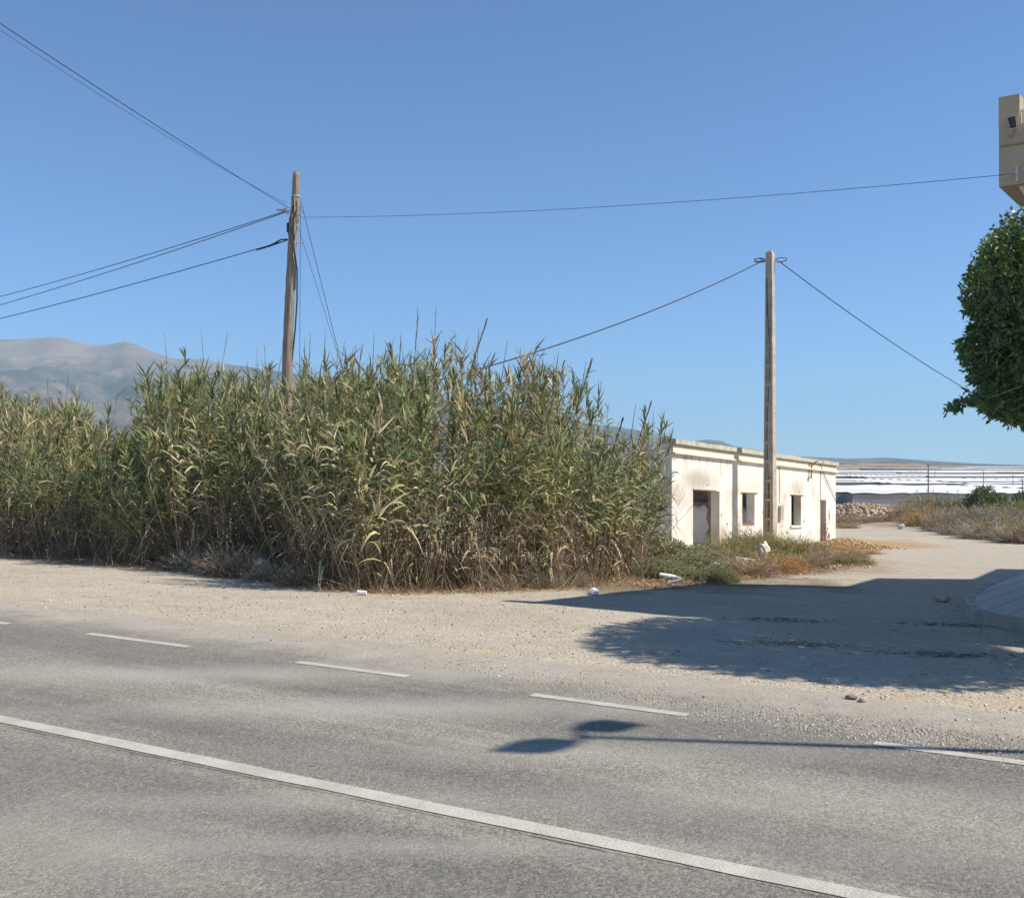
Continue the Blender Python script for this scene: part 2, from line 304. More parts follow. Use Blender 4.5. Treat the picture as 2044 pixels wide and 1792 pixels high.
# ------------------------------------------------------------------ object helpers
def tag(o, label=None, cat=None, group=None, kind=None):
    if label: o['label'] = label
    if cat: o['category'] = cat
    if group: o['group'] = group
    if kind: o['kind'] = kind
    return o
def empty(name, loc, rz=0):
    o = bpy.data.objects.new(name, None); col.objects.link(o); o.location = loc; o.rotation_euler = (0, 0, rz)
    o.empty_display_size = 0.2; return o
def link(name, me, parent=None, loc=None):
    o = bpy.data.objects.new(name, me); col.objects.link(o)
    if loc is not None: o.location = loc
    if parent is not None:
        o.parent = parent
        o.matrix_parent_inverse.identity()
        if loc is None and parent.type == 'EMPTY': o.location = (-parent.location[0], -parent.location[1], -parent.location[2])
    return o
def mesh_np(name, V, Q, material, C=None, smooth=False):
    """V (n,3), Q (m,4) quads, C (n,3) colours"""
    V = np.asarray(V, np.float32); Q = np.asarray(Q, np.int32)
    me = bpy.data.meshes.new(name); k = Q.shape[1]
    me.vertices.add(len(V)); me.vertices.foreach_set('co', V.ravel())
    me.loops.add(Q.size); me.loops.foreach_set('vertex_index', Q.ravel())
    me.polygons.add(len(Q)); me.polygons.foreach_set('loop_start', np.arange(0, Q.size, k, dtype=np.int32)); me.polygons.foreach_set('loop_total', np.full(len(Q), k, np.int32))
    if smooth: me.polygons.foreach_set('use_smooth', np.ones(len(Q), bool))
    if C is not None:
        at_ = me.attributes.new('col', 'FLOAT_COLOR', 'POINT')
        at_.data.foreach_set('color', np.concatenate([np.asarray(C, np.float32), np.ones((len(V), 1), np.float32)], 1).ravel())
    me.materials.append(material); me.update(); me.validate(); return me
class MB:                                             # plain mesh collector
    def __init__(s): s.v = []; s.f = []; s.uv = []
    def add(s, vs, fs, uvs=None):
        o = len(s.v); s.v += [tuple(map(float, q)) for q in vs]; s.f += [tuple(i + o for i in f) for f in fs]
        s.uv += uvs if uvs else [(q[0], q[1]) for q in vs]
    def box(s, c, sz, rz=0.0, top=1.0):
        x, y, z = sz[0] / 2, sz[1] / 2, sz[2] / 2; ca, sa = math.cos(rz), math.sin(rz); vs = []
        for dz, k in ((-z, 1), (z, top)):
            for dx, dy in ((-x, -y), (x, -y), (x, y), (-x, y)):
                a, d = dx * k, dy * k; vs.append((c[0] + a * ca - d * sa, c[1] + a * sa + d * ca, c[2] + dz))
        s.add(vs, [(3, 2, 1, 0), (4, 5, 6, 7), (0, 1, 5, 4), (1, 2, 6, 5), (2, 3, 7, 6), (3, 0, 4, 7)])
    def prism(s, poly, z0, z1):                       # vertical prism of an xy polygon
        n = len(poly); area = sum(poly[i][0] * poly[(i + 1) % n][1] - poly[(i + 1) % n][0] * poly[i][1] for i in range(n))
        if area < 0: poly = poly[::-1]
        f0 = z0 if callable(z0) else (lambda x, y: z0); f1 = z1 if callable(z1) else (lambda x, y: z1)
        vs = [(x, y, f0(x, y)) for x, y in poly] + [(x, y, f1(x, y)) for x, y in poly]
        s.add(vs, [tuple(range(n))[::-1], tuple(range(n, 2 * n))] + [(i, (i + 1) % n, n + (i + 1) % n, n + i) for i in range(n)])
    def tube(s, pts, r, k=8, r1=None, cap=True):
        P = [Vector(q) for q in pts]; m = len(P); vs = []; fs = []
        up = Vector((0, 0, 1)) if abs((P[-1] - P[0]).normalized().z) < 0.9 else Vector((1, 0, 0))
        for i, q in enumerate(P):
            d = (P[min(i + 1, m - 1)] - P[max(i - 1, 0)]).normalized(); a = d.cross(up).normalized(); c2 = a.cross(d)
            rr = r[i] if hasattr(r, '__len__') else (r if r1 is None else r + (r1 - r) * i / (m - 1))
            for j in range(k):
                t = 2 * math.pi * j / k; vs.append(q + a * math.cos(t) * rr + c2 * math.sin(t) * rr)
        for i in range(m - 1):
            for j in range(k): fs.append((i * k + j, i * k + (j + 1) % k, (i + 1) * k + (j + 1) % k, (i + 1) * k + j))
        if cap: fs += [tuple(range(k))[::-1], tuple(range((m - 1) * k, m * k))]
        s.add(vs, fs)
    def build(s, name, material, parent=None, smooth=False, loc=None):
        me = bpy.data.meshes.new(name); me.from_pydata(s.v, [], s.f); me.materials.append(material)
        ul = me.uv_layers.new(name='UVMap')
        for l in me.loops: ul.data[l.index].uv = s.uv[l.vertex_index]
        if smooth:
            for q in me.polygons: q.use_smooth = True
        me.update(); return link(name, me, parent, loc)
def unit(a): return a / np.maximum(np.linalg.norm(a, axis=-1, keepdims=True), 1e-9)
def blades(B, D, L, W, droop, seg=4, S=None, prof='leaf'):
    """ribbons: base, direction, length, width, droop -> verts, quads (one ribbon each)"""
    n_ = len(B); D = unit(D)
    if S is None:
        S = np.cross(D, R.normal(size=(n_, 3))); S = unit(S)
    t = np.linspace(0, 1, seg + 1)
    if prof == 'leaf': wp = np.interp(t, [0, 0.15, 0.45, 1], [0.6, 1.0, 0.85, 0.03])
    elif prof == 'stalk': wp = np.interp(t, [0, 1], [1.0, 0.35])
    else: wp = np.interp(t, [0, 0.5, 1], [0.15, 1, 0.1])
    L = np.broadcast_to(L, n_); W = np.broadcast_to(W, n_); droop = np.broadcast_to(droop, n_)
    P = B[:, None] + D[:, None] * (L[:, None] * t)[..., None]
    P[..., 2] -= (droop * L)[:, None] * t ** 2
    off = S[:, None] * (W[:, None] * wp * 0.5)[..., None]
    V = np.stack([P - off, P + off], 2).reshape(-1, 3)
    base = (np.arange(n_) * (seg + 1) * 2)[:, None] + (np.arange(seg) * 2)[None]
    Q = np.stack([base, base + 1, base + 3, base + 2], -1).reshape(-1, 4)
    return V, Q, (seg + 1) * 2
class Cloud:
    def __init__(s): s.V = []; s.Q = []; s.C = []; s.n = 0
    def add(s, V, Q, C):
        s.V.append(V); s.Q.append(Q + s.n); s.C.append(C); s.n += len(V)
    def blades(s, B, D, L, W, droop, C, **k):
        V, Q, per = blades(np.asarray(B, float), np.asarray(D, float), L, W, droop, **k); s.add(V, Q, np.repeat(np.broadcast_to(C, (len(B), 3)), per, 0))
    def mesh(s, name, m, smooth=False): return mesh_np(name, np.concatenate(s.V), np.concatenate(s.Q), m, np.concatenate(s.C), smooth)
def pick(pal, n_, jit=0.2):
    pal = np.array(pal, float); c = pal[R.integers(0, len(pal), n_)]
    return np.clip(c * (1 + R.uniform(-jit, jit, (n_, 1))) * (1 + R.uniform(-0.07, 0.07, (n_, 3))), 0.005, 0.95)
def rocks(n_, P, size, C, flat=0.65):
    """many small irregular stones as quads (distorted cubes with bevel-ish corners)"""
    cube = np.array([(-1, -1, -1), (1, -1, -1), (1, 1, -1), (-1, 1, -1), (-1, -1, 1), (1, -1, 1), (1, 1, 1), (-1, 1, 1)], float)
    cube[4:, :2] *= 0.8
    q = np.array([(3, 2, 1, 0), (4, 5, 6, 7), (0, 1, 5, 4), (1, 2, 6, 5), (2, 3, 7, 6), (3, 0, 4, 7)])
    V = cube[None] * (1 + R.uniform(-0.35, 0.35, (n_, 8, 3))); V[..., 2] *= flat
    V[..., 0] *= R.uniform(0.6, 1.2, (n_, 1))
    V[..., 1] *= R.uniform(0.5, 1.1, (n_, 1)); e_ = R.normal(0, 0.5, n_); ce, se = np.cos(e_)[:, None], np.sin(e_)[:, None]
    V = np.stack([V[..., 0] * ce - V[..., 2] * se, V[..., 1], V[..., 0] * se + V[..., 2] * ce], -1)
    a = R.uniform(0, 6.28, n_); ca, sa = np.cos(a)[:, None], np.sin(a)[:, None]
    X = V[..., 0] * ca - V[..., 1] * sa; Y = V[..., 0] * sa + V[..., 1] * ca
    V = np.stack([X, Y, V[..., 2]], -1) * np.asarray(size)[:, None, None] * 0.5 + P[:, None]
    Q = (q[None] + (np.arange(n_) * 8)[:, None, None]).reshape(-1, 4)
    return V.reshape(-1, 3), Q, np.repeat(C, 8, 0)
def copy_tree(o, parent=None):
    c_ = o.copy(); col.objects.link(c_)
    if parent is not None: c_.parent = parent
    for ch in [q for q in bpy.data.objects if q.parent == o and q != c_]: copy_tree(ch, c_)
    return c_

# ------------------------------------------------------------------ ground, road, markings, pavements
def axis(lo, hi, st, far):
    a = list(np.arange(lo, hi + 1e-6, st)); s_ = st; x = hi
    while x < far: s_ *= 1.16; x += s_; a.append(x)
    s_ = st; x = lo
    while x > -far: s_ *= 1.16; x -= s_; a.insert(0, x)
    return np.array(a)
gx = axis(-34, 44, 0.5, 16000); gy = axis(-6, 92, 0.5, 18000)
GX, GY = np.meshgrid(gx, gy); GZ = ground(GX, GY)
nx, ny = len(gx), len(gy); idx = np.arange(nx * ny).reshape(ny, nx)
me = mesh_np('ground', np.stack([GX, GY, GZ], -1).reshape(-1, 3), np.stack([idx[:-1, :-1], idx[:-1, 1:], idx[1:, 1:], idx[1:, :-1]], -1).reshape(-1, 4), m_ground, smooth=True)
tag(link('ground', me), kind='structure')

O2 = np.array((0.0, 9.47)); NV = np.array((-0.515, -0.857))     # v grows towards the camera
def rp(u, v, z=0.0): q = O2 + DIRU * u + NV * v; return (q[0], q[1], z)
def uv_of(x, y): q = np.array((x, y)) - O2; return float(q @ DIRU), float(q @ NV)
def strip(name, u0, u1, v0, v1, z, m, nseg=1, jit=0.0):
    b_ = MB(); vs = []; uvs = []
    for i in range(nseg + 1):
        u = u0 + (u1 - u0) * i / nseg
        for v_ in (v0, v1):
            vj = v_ + (random.uniform(-jit, jit)); vs.append(rp(u, vj, z)); uvs.append((u, vj))
    b_.add(vs, [(2 * i, 2 * i + 1, 2 * i + 3, 2 * i + 2) for i in range(nseg)], uvs); return b_.build(name, m)
tag(strip('road', 1500, -1500, -1.5, 7.1, 0.004, m_road), kind='structure')
a0 = uv_of(*at(0, 1436)[:2]); a1 = uv_of(*at(1763, 1797)[:2])
b_ = MB(); vs = []; uvs = []
nseg = 400
for i in range(nseg + 1):
    u = -60 + 160 * i / nseg; vc = a0[1] + (a1[1] - a0[1]) * (u - a0[0]) / (a1[0] - a0[0]) if -20 < u < 30 else None
    if vc is None: vc = a0[1] + (a1[1] - a0[1]) * (max(-20, min(30, u)) - a0[0]) / (a1[0] - a0[0])
    for s_ in (-1, 1):
        vj = vc + s_ * 0.076 + random.uniform(-0.006, 0.006); vs.append(rp(u, vj, 0.009)); uvs.append((u, vj))
b_.add(vs, [(2 * i, 2 * i + 2, 2 * i + 3, 2 * i + 1) for i in range(nseg)], uvs)
tag(b_.build('road_marking', m_paint), kind='structure')
dashes = [(at(170, 1266), at(383, 1291)), (at(592, 1322), at(815, 1351)), (at(1063, 1387), at(1372, 1429))]
us = [(uv_of(*d0[:2]), uv_of(*d1[:2])) for d0, d1 in dashes]
per = (us[0][0][0] - us[2][0][0]) / 2
allu = [(q[0][0], q[1][0], (q[0][1] + q[1][1]) / 2) for q in us]
e3 = (uv_of(*at(1745, 1483)[:2]), uv_of(*at(2060, 1527)[:2])); allu.append((e3[0][0], e3[0][0] - 1.6, (e3[0][1] + e3[1][1]) / 2))
for k in range(1, 12):
    allu.append((us[0][0][0] + per * k, us[0][0][0] + per * k - 1.65, us[0][0][1])); allu.append((allu[3][0] - per * k, allu[3][0] - per * k - 1.6, allu[3][2]))
for (u0, u1, vc) in allu:
    ns = 30; b_ = MB(); vs = []; uvs = []
    for i in range(ns + 1):
        u = u0 + (u1 - u0) * i / ns
        for s_ in (-1, 1):
            vj = vc + s_ * 0.06 + random.uniform(-0.005, 0.005); vs.append(rp(u, vj, 0.009)); uvs.append((u, vj))
    b_.add(vs, [(2 * i, 2 * i + 1, 2 * i + 3, 2 * i + 2) for i in range(ns)], uvs); tag(b_.build('road_marking', m_paint), kind='structure')
# the pavement the photographer stands on
tag(strip('near_pavement', 60, -60, 7.25, 11, 0.15, m_pave), kind='structure')
b_ = MB(); q = [rp(60, 7.1)[:2], rp(-60, 7.1)[:2], rp(-60, 7.25)[:2], rp(60, 7.25)[:2]]; b_.prism(q, -0.05, 0.155); tag(b_.build('near_kerb', M_kerb), kind='structure')

# pavement by the tan building, its rounded kerb
kp = [at(*q)[:2] for q in ((2044, 1257), (1985, 1247), (1950, 1239), (1930, 1227), (1925, 1213), (1932, 1200), (1955, 1185), (1990, 1168), (2044, 1147))]
kp = [(7.25, 11.0), (7.2, 12.8)] + kp + [(kp[-1][0] + 4.3, kp[-1][1] + 6.6), (32, 40), (36, 20), (20, 4), (9, 8)]
ctr = np.mean(np.array(kp[2:10]), 0)
def inset(poly, d):
    out = []; n_ = len(poly); A = sum(poly[i][0] * poly[(i + 1) % n_][1] - poly[(i + 1) % n_][0] * poly[i][1] for i in range(n_)); sg = 1 if A > 0 else -1
    for i in range(n_):
        p0, p1, p2 = Vector(poly[i - 1]), Vector(poly[i]), Vector(poly[(i + 1) % n_]); e1 = (p1 - p0).normalized(); e2 = (p2 - p1).normalized()
        n1 = Vector((-e1.y, e1.x)) * sg; n2 = Vector((-e2.y, e2.x)) * sg; m_ = (n1 + n2).normalized(); out.append(tuple(p1 + m_ * (d / max(0.4, m_.dot(n1)))))
    return out
kz = lambda o: (lambda x, y: float(ground(x, y, False)) + o)
ki = inset(kp, 0.16)
b_ = MB()
for i in range(len(kp)):
    j = (i + 1) % len(kp); b_.prism([kp[i], kp[j], ki[j], ki[i]], kz(-0.2), kz(0.165))
tag(b_.build('kerb', M_kerb), kind='structure')
b_ = MB(); b_.prism(inset(kp, 0.16), kz(-0.1), kz(0.155)); tag(b_.build('pavement', m_pave), kind='structure')

# ------------------------------------------------------------------ mountains
def ridge_y(x): return np.interp(x, [-900, -500, -200, 0, 60, 100, 130, 160, 185, 215, 250, 275, 310, 345, 400, 430, 500, 570, 700, 850, 1000, 1190, 1230, 1290, 1330, 1370, 1385, 1410, 1440, 1460, 1520, 1560, 1600, 1690, 1770, 1850, 1950, 2044, 2600],
    [720, 690, 684, 678, 676, 672, 675, 684, 689, 688, 681, 689, 705, 716, 717, 723, 733, 743, 762, 790, 820, 848, 851, 862, 872, 879, 881, 877, 880, 889, 900, 908, 911, 915, 913, 919, 925, 928, 929])
tx = np.linspace(-1600, 3000, 620); rr = np.concatenate([np.linspace(2600, 9000, 110), np.linspace(9100, 12500, 30)])
TX, RR = np.meshgrid(tx, rr); TH = np.arctan((TX - HX) / F)
Xm = RR * (TX - HX) / F; Ym = RR
crest = 9000.0; Hc = (HY - ridge_y(TX)) / F * crest
t = (RR - 2600) / (crest - 2600); prof = np.where(t < 1, np.clip(t, 0, 1) ** 1.55, 1 - (t - 1) * 0.9)
nz = fbm(Xm, Ym, 1 / 900.0, 4, 6) - 0.5; rg = 1 - 2 * np.abs(fbm(Xm + 300 * nz, Ym * 0.45, 1 / 700.0, 8, 5) - 0.5)
rel = np.clip(Hc / 900.0, 0.03, 1)
Zm = Hc * prof + rel * (nz * 340 + (rg - 0.85) * 420) * np.clip(t * 2, 0, 1) * np.clip((1 - t) * 3.0, 0, 1)
# keep slopes below the sight line to the crest
Zm = np.minimum(Zm, Hc * np.clip(RR / crest, 0, 1) * (0.78 + 0.22 * np.clip(t, 0, 1) ** 3)) * 1.0
Zm = np.where(t >= 1, Hc * (1 - (t - 1) * 1.0), Zm) - np.where(t < 0.02, 12, 0) + EYE * np.clip(t, 0, 1)
lit_crest = np.clip((Zm - 620) / 200, 0, 1) * np.clip(1.2 - np.abs(TX - 110) / 330, 0, 1)  # sunlit pinkish ridge top, painted into the mountain colour
idx = np.arange(TX.size).reshape(TX.shape)
me = mesh_np('mountains', np.stack([Xm, Ym, Zm], -1).reshape(-1, 3), np.stack([idx[:-1, :-1], idx[:-1, 1:], idx[1:, 1:], idx[1:, :-1]], -1).reshape(-1, 4), m_mount, np.repeat(lit_crest.reshape(-1, 1), 3, 1), True)
tag(link('mountains', me), kind='structure')

# ------------------------------------------------------------------ reed bed
def ytop(x): return np.interp(x, [-400, 0, 30, 60, 140, 190, 230, 285, 300, 330, 350, 400, 450, 520, 560, 620, 680, 740, 800, 850, 875, 900, 930, 980, 1040, 1100, 1150, 1185, 1205, 1230, 1300, 1335, 1350, 1420],
                            [750, 762, 785, 785, 772, 800, 828, 815, 795, 745, 738, 736, 745, 742, 738, 722, 722, 735, 728, 722, 700, 722, 722, 722, 742, 757, 772, 800, 842, 862, 858, 915, 985, 1040])
front = np.array([(-60, 70), (-32, 44)] + [at(*q)[:2] for q in ((-60, 1098), (0, 1107), (130, 1118), (280, 1134), (420, 1139), (480, 1139), (550, 1150), (610, 1171), (720, 1184), (900, 1180), (1050, 1176), (1180, 1166), (1255, 1150), (1272, 1138))])
back = front[::-1] + np.array([2.2, 9.5])
back = np.array([q if q[0] < 1 else (4.6, 34.0) for q in back]); back = np.vstack([[(4.4, 31.5)], back[(back[:, 0] < 1)]])
bed = np.vstack([front, back])
def inside(P, poly):
    x, y = P[:, 0], P[:, 1]; c_ = np.zeros(len(P), bool); n_ = len(poly)
    for i in range(n_):
        x0, y0 = poly[i]; x1, y1 = poly[(i + 1) % n_]
        if y0 == y1: continue
        k = ((y0 > y) != (y1 > y)) & (x < (x1 - x0) * (y - y0) / (y1 - y0) + x0); c_ ^= k
    return c_
def dist_front(P):
    d = np.full(len(P), 1e9)
    for i in range(len(front) - 1):
        a, b2 = front[i], front[i + 1]; ab = b2 - a; t_ = np.clip(((P - a) @ ab) / (ab @ ab), 0, 1); d = np.minimum(d, np.linalg.norm(P - a - t_[:, None] * ab, axis=1))
    return d
def edge_at(P, x0=None): return dist_front(P)
cand = R.uniform((-34, 17), (6, 48), (90000, 2)); cand = cand[inside(cand, bed)]
de = dist_front(cand)
dens = np.where(de < 1.2, 0.36, np.where(de < 4, 0.40, 0.34)) * np.where(cand[:, 0] < -20, 0.35, 1) * (0.55 + 0.9 * fbm(cand[:, 0], cand[:, 1], 0.9, 3, 2))
keep = R.random(len(cand)) < dens * 0.36
S = cand[keep]; de = de[keep]; ns = len(S)
gZ = ground(S[:, 0], S[:, 1]); px = HX + F * S[:, 0] / S[:, 1]
hmax = (HY - ytop(px)) / F * S[:, 1] + EYE - gZ + np.interp(px, [100, 180, 250, 320, 760, 870, 960, 1050, 1330], [-0.3, -0.7, -0.8, -0.15, -0.2, 0.25, 0.0, 0.1, 0.35])
Hs = np.minimum(hmax, 6.6) * np.where(R.random(ns) < 0.35, R.uniform(0.93, 1.06, ns), R.uniform(0.5, 0.95, ns)) * (0.66 + 0.34 * np.clip(de / 2.2, 0, 1)) * (0.84 + 0.3 * fbm(S[:, 0], S[:, 1], 0.75, 55, 2))
Hs = np.clip(Hs, 0.9, 7)
lean = R.normal(0, 0.085, (ns, 2)) + np.where(de < 1.8, 0.17, 0.0)[:, None] * np.array((-0.1, -1.0)) * R.random((ns, 1))
rgt = np.clip((S[:, 0] - 1.5) / 2.5, 0, 1); lean[:, 0] += rgt * 0.16 * R.random(ns)
sp = fbm(S[:, 0], S[:, 1], 0.45, 21, 3)               # patches of greener and drier cane
GREEN = [(0.24, 0.27, 0.10), (0.135, 0.17, 0.065), (0.17, 0.22, 0.115), (0.31, 0.315, 0.125), (0.42, 0.40, 0.19)]
DRYL = [(0.52, 0.41, 0.25), (0.62, 0.52, 0.34), (0.40, 0.28, 0.17), (0.52, 0.44, 0.24), (0.30, 0.20, 0.14)]
cl = Cloud()
base = np.stack([S[:, 0], S[:, 1], gZ - 0.05], 1); topd = np.stack([lean[:, 0], lean[:, 1], np.ones(ns)], 1)
stc = pick([(0.33, 0.27, 0.17), (0.27, 0.21, 0.13), (0.26, 0.24, 0.13), (0.38, 0.32, 0.21), (0.20, 0.15, 0.10)], ns)
for a in (0.0, math.pi / 2):
    cl.blades(base, topd, Hs, 0.017 * R.uniform(0.7, 1.3, ns), 0.04 * np.sign(1), stc, seg=4, S=np.tile([math.cos(a + 0.5), math.sin(a + 0.5), 0], (ns, 1)), prof='stalk')
def stem_point(i, t_): return base[i] + topd[i] * (Hs[i] * t_)[:, None] - np.array([0, 0, 1.0]) * (0.04 * Hs[i] * t_ ** 2)[:, None]
# leaves
nl = (10 + Hs * 5.0 * np.where(de < 2.5, 1.0, 0.8)).astype(int); I = np.repeat(np.arange(ns), nl); m_ = len(I)
t_ = R.beta(1.75, 1.0, m_) * 0.90 + 0.09
az = np.repeat(R.uniform(0, 6.28, ns), nl) + np.where(R.random(m_) < 0.5, 0, math.pi) + R.normal(0, 0.55, m_)
el = np.radians(np.where(t_ > 0.88, R.uniform(50, 82, m_), R.uniform(15, 62, m_))); D = np.stack([np.cos(az) * np.cos(el), np.sin(az) * np.cos(el), np.sin(el)], 1)
D += np.stack([lean[I, 0], lean[I, 1], 0 * az], 1) * 1.5
Ll = R.uniform(0.38, 0.85, m_) * np.interp(t_, [0, 0.3, 1], [0.55, 1.0, 0.75])
dead = (t_ < 0.30 + 0.30 * R.random(m_)) & (R.random(m_) < 0.8) | (R.random(m_) < np.clip((sp[I] - 0.47) * 3.2, 0.04, 0.7))
C = np.where(dead[:, None], pick(DRYL, m_, 0.3), pick(GREEN, m_, 0.28))
yel = (~dead) & (R.random(m_) < 0.25); C[yel] = pick([(0.52, 0.48, 0.24), (0.42, 0.40, 0.18)], int(yel.sum()))
Sd = np.stack([-np.sin(az), np.cos(az), R.normal(0, 0.35, m_)], 1); Sd = unit(Sd)
cl.blades(stem_point(I, t_), D, Ll, R.uniform(0.034, 0.075, m_), np.where(dead, R.uniform(0.5, 1.4, m_), R.uniform(0.1, 0.75, m_)), C, seg=4, S=Sd)
# crown tufts at the tips
nt_ = 9; I = np.repeat(np.arange(ns), nt_); m_ = len(I); az = R.uniform(0, 6.28, m_); el = np.radians(R.uniform(38, 86, m_))
D = np.stack([np.cos(az) * np.cos(el), np.sin(az) * np.cos(el), np.sin(el)], 1)
gm = np.repeat(R.random(ns) < np.clip((sp - 0.45) * 3.0, 0.08, 0.75), nt_)
C = np.where(gm[:, None], pick(DRYL[:2] + [(0.27, 0.25, 0.11)], m_), pick(GREEN, m_))
cl.blades(stem_point(I, R.uniform(0.90, 1.0, m_)), D, R.uniform(0.28, 0.62, m_), R.uniform(0.026, 0.05, m_), R.uniform(0, 0.25, m_), C, seg=3)
# side shoots crowding the face of the bed
sel = np.where(de < 3.0)[0]; I = sel[R.integers(0, len(sel), 3000)]; m_ = len(I); t_ = R.uniform(0.38, 0.97, m_); Bp = stem_point(I, t_)
az = R.uniform(0, 6.28, m_); D = np.stack([np.cos(az) * 0.45, np.sin(az) * 0.45, np.ones(m_)], 1); Ls = R.uniform(0.4, 0.9, m_)
cl.blades(Bp, D, Ls, 0.01, 0.05, pick([(0.3, 0.26, 0.14)], m_), seg=2)
k = 8; J = np.repeat(np.arange(m_), k); tt = R.uniform(0.3, 1.0, m_ * k); az2 = R.uniform(0, 6.28, m_ * k); e2 = np.radians(R.uniform(20, 75, m_ * k))
D2 = np.stack([np.cos(az2) * np.cos(e2), np.sin(az2) * np.cos(e2), np.sin(e2)], 1); dd = (R.random(m_ * k) < np.where(t_[J] < 0.45, 0.6, 0.15))
cl.blades(Bp[J] + unit(D)[J] * (Ls[J] * tt)[:, None], D2, R.uniform(0.14, 0.34, m_ * k), R.uniform(0.014, 0.028, m_ * k), R.uniform(0.1, 0.7, m_ * k), np.where(dd[:, None], pick(DRYL, m_ * k), pick(GREEN, m_ * k)), seg=3)
# stout canes leaning out of the face of the bed, leaves in two ranks
def heros(Bh, Dh, Hh, green):
    n_ = len(Bh); Dh = unit(np.asarray(Dh, float)); Bh = np.asarray(Bh, float)
    for a in (0.3, 1.87): cl.blades(Bh, Dh, Hh, 0.026, 0.05, pick([(0.50, 0.42, 0.27), (0.42, 0.36, 0.20), (0.36, 0.27, 0.17)], n_), seg=5, S=np.tile([math.cos(a), math.sin(a), 0.0], (n_, 1)), prof='stalk')
    k = 26; I_ = np.repeat(np.arange(n_), k); tt = np.tile(np.linspace(0.42, 1.0, k), n_) + R.normal(0, 0.02, n_ * k); sd = np.tile(np.arange(k) % 2 * 2 - 1, n_); kp_ = R.random(n_ * k) < 0.72; I_ = I_[kp_]; tt = np.clip(tt[kp_], 0, 1.0); sd = sd[kp_]
    az0 = R.uniform(-1.3, 1.3, n_)[I_] + R.normal(0, 0.35, len(I_)); Q_ = Bh[I_] + Dh[I_] * (Hh[I_] * tt)[:, None]; Q_[:, 2] -= 0.05 * Hh[I_] * tt ** 2
    el_ = np.radians(np.interp(tt, [0.3, 0.85, 1.0], [28, 48, 78])); ax_ = np.stack([np.cos(az0) * sd * np.cos(el_), np.sin(az0) * sd * np.cos(el_), np.sin(el_)], 1) + Dh[I_] * (0.4, 0.4, 0.0)
    cc = np.where(green[I_][:, None], pick(GREEN, len(I_), 0.15), pick(DRYL[:2] + GREEN[-2:], len(I_), 0.15))
    cl.blades(Q_, ax_, np.interp(tt, [0.4, 0.7, 1.0], [0.4, 0.62, 0.38]) * R.uniform(0.5, 1.2, len(I_)), np.interp(tt, [0.4, 0.7, 1], [0.036, 0.056, 0.034]), R.uniform(0.05, 0.95, len(I_)), cc, seg=5, S=unit(np.stack([-np.sin(az0) * 0.5, np.cos(az0) * 0.5, 0.9 + 0 * az0], 1)))
seg_i = R.integers(3, len(front) - 1, 46); kk_ = R.random(46)[:, None]; Ph = front[seg_i] + (front[seg_i + 1] - front[seg_i]) * kk_ + (0.1, 0.45)
pxh = HX + F * Ph[:, 0] / Ph[:, 1]; gh = ground(Ph[:, 0], Ph[:, 1]); Hh = np.minimum(((HY - ytop(pxh)) / F * Ph[:, 1] + EYE - gh) * R.uniform(0.45, 0.95, 46), 5)
heros(np.stack([Ph[:, 0], Ph[:, 1], gh], 1), np.stack([R.normal(0, 0.22, 46), -R.uniform(0.0, 0.28, 46), np.ones(46)], 1), Hh, R.random(46) < 0.65)
# bare and broken dead canes crossing at the foot
m_ = 900; si = R.integers(2, len(front) - 1, m_); Pb = front[si] + (front[si + 1] - front[si]) * R.random((m_, 1)) + np.stack([R.normal(0, 0.2, m_), R.gamma(1.6, 0.5, m_)], 1)
Bb = np.stack([Pb[:, 0], Pb[:, 1], ground(Pb[:, 0], Pb[:, 1])], 1); Db = np.stack([R.normal(0, 0.34, m_), R.normal(-0.12, 0.22, m_), np.ones(m_)], 1); Lb = R.uniform(0.7, 2.6, m_); cb = pick([(0.42, 0.33, 0.21), (0.30, 0.22, 0.14), (0.22, 0.155, 0.11), (0.50, 0.41, 0.27), (0.18, 0.13, 0.095)], m_, 0.2)
for a in (0.2, 1.77): cl.blades(Bb, Db, Lb, 0.019, R.uniform(-0.02, 0.08, m_), cb, seg=3, S=np.tile([math.cos(a), math.sin(a), 0.0], (m_, 1)), prof='stalk')
k = 5; I_ = np.repeat(np.arange(m_), k); m2 = m_ * k; tt = R.uniform(0.2, 1.0, m2); az = R.uniform(0, 6.28, m2)
cl.blades(Bb[I_] + unit(Db)[I_] * (Lb[I_] * tt)[:, None], np.stack([np.cos(az) * 0.8, np.sin(az) * 0.8, R.uniform(-0.9, 0.3, m2)], 1), R.uniform(0.15, 0.5, m2), R.uniform(0.012, 0.026, m2), R.uniform(0.1, 0.9, m2), cb[I_] * R.uniform(0.7, 1.25, (m2, 1)), seg=3)
# canes arching out at the right end, in front of the ruin
rx = [(1262, 1150, 1345, 935), (1255, 1148, 1312, 880), (1270, 1140, 1330, 1000), (1240, 1150, 1285, 850), (1225, 1155, 1262, 862), (1265, 1146, 1300, 935), (1200, 1160, 1232, 850), (1250, 1150, 1338, 960), (1180, 1160, 1215, 800), (1235, 1152, 1296, 900), (1268, 1144, 1318, 950), (1215, 1158, 1244, 905)]
bh = []; dh_ = []; hh = []
for (x0_, y0_, x1_, y1_) in rx:
    q0 = Vector(at(x0_, y0_)); q1 = Vector(pt(x1_, y1_, q0.y + 0.6)); bh.append(tuple(q0)); dv = q1 - q0 + Vector((0, 0, 0.15)); dh_.append(tuple(dv)); hh.append(dv.length)
heros(np.array(bh), np.array(dh_), np.array(hh), np.ones(len(bh), bool)); heros(np.array(bh)[::2] + (0.15, 0.3, 0), np.array(dh_)[::2] * (0.8, 1, 1), np.array(hh)[::2] * 0.85, np.ones(len(bh[::2]), bool))
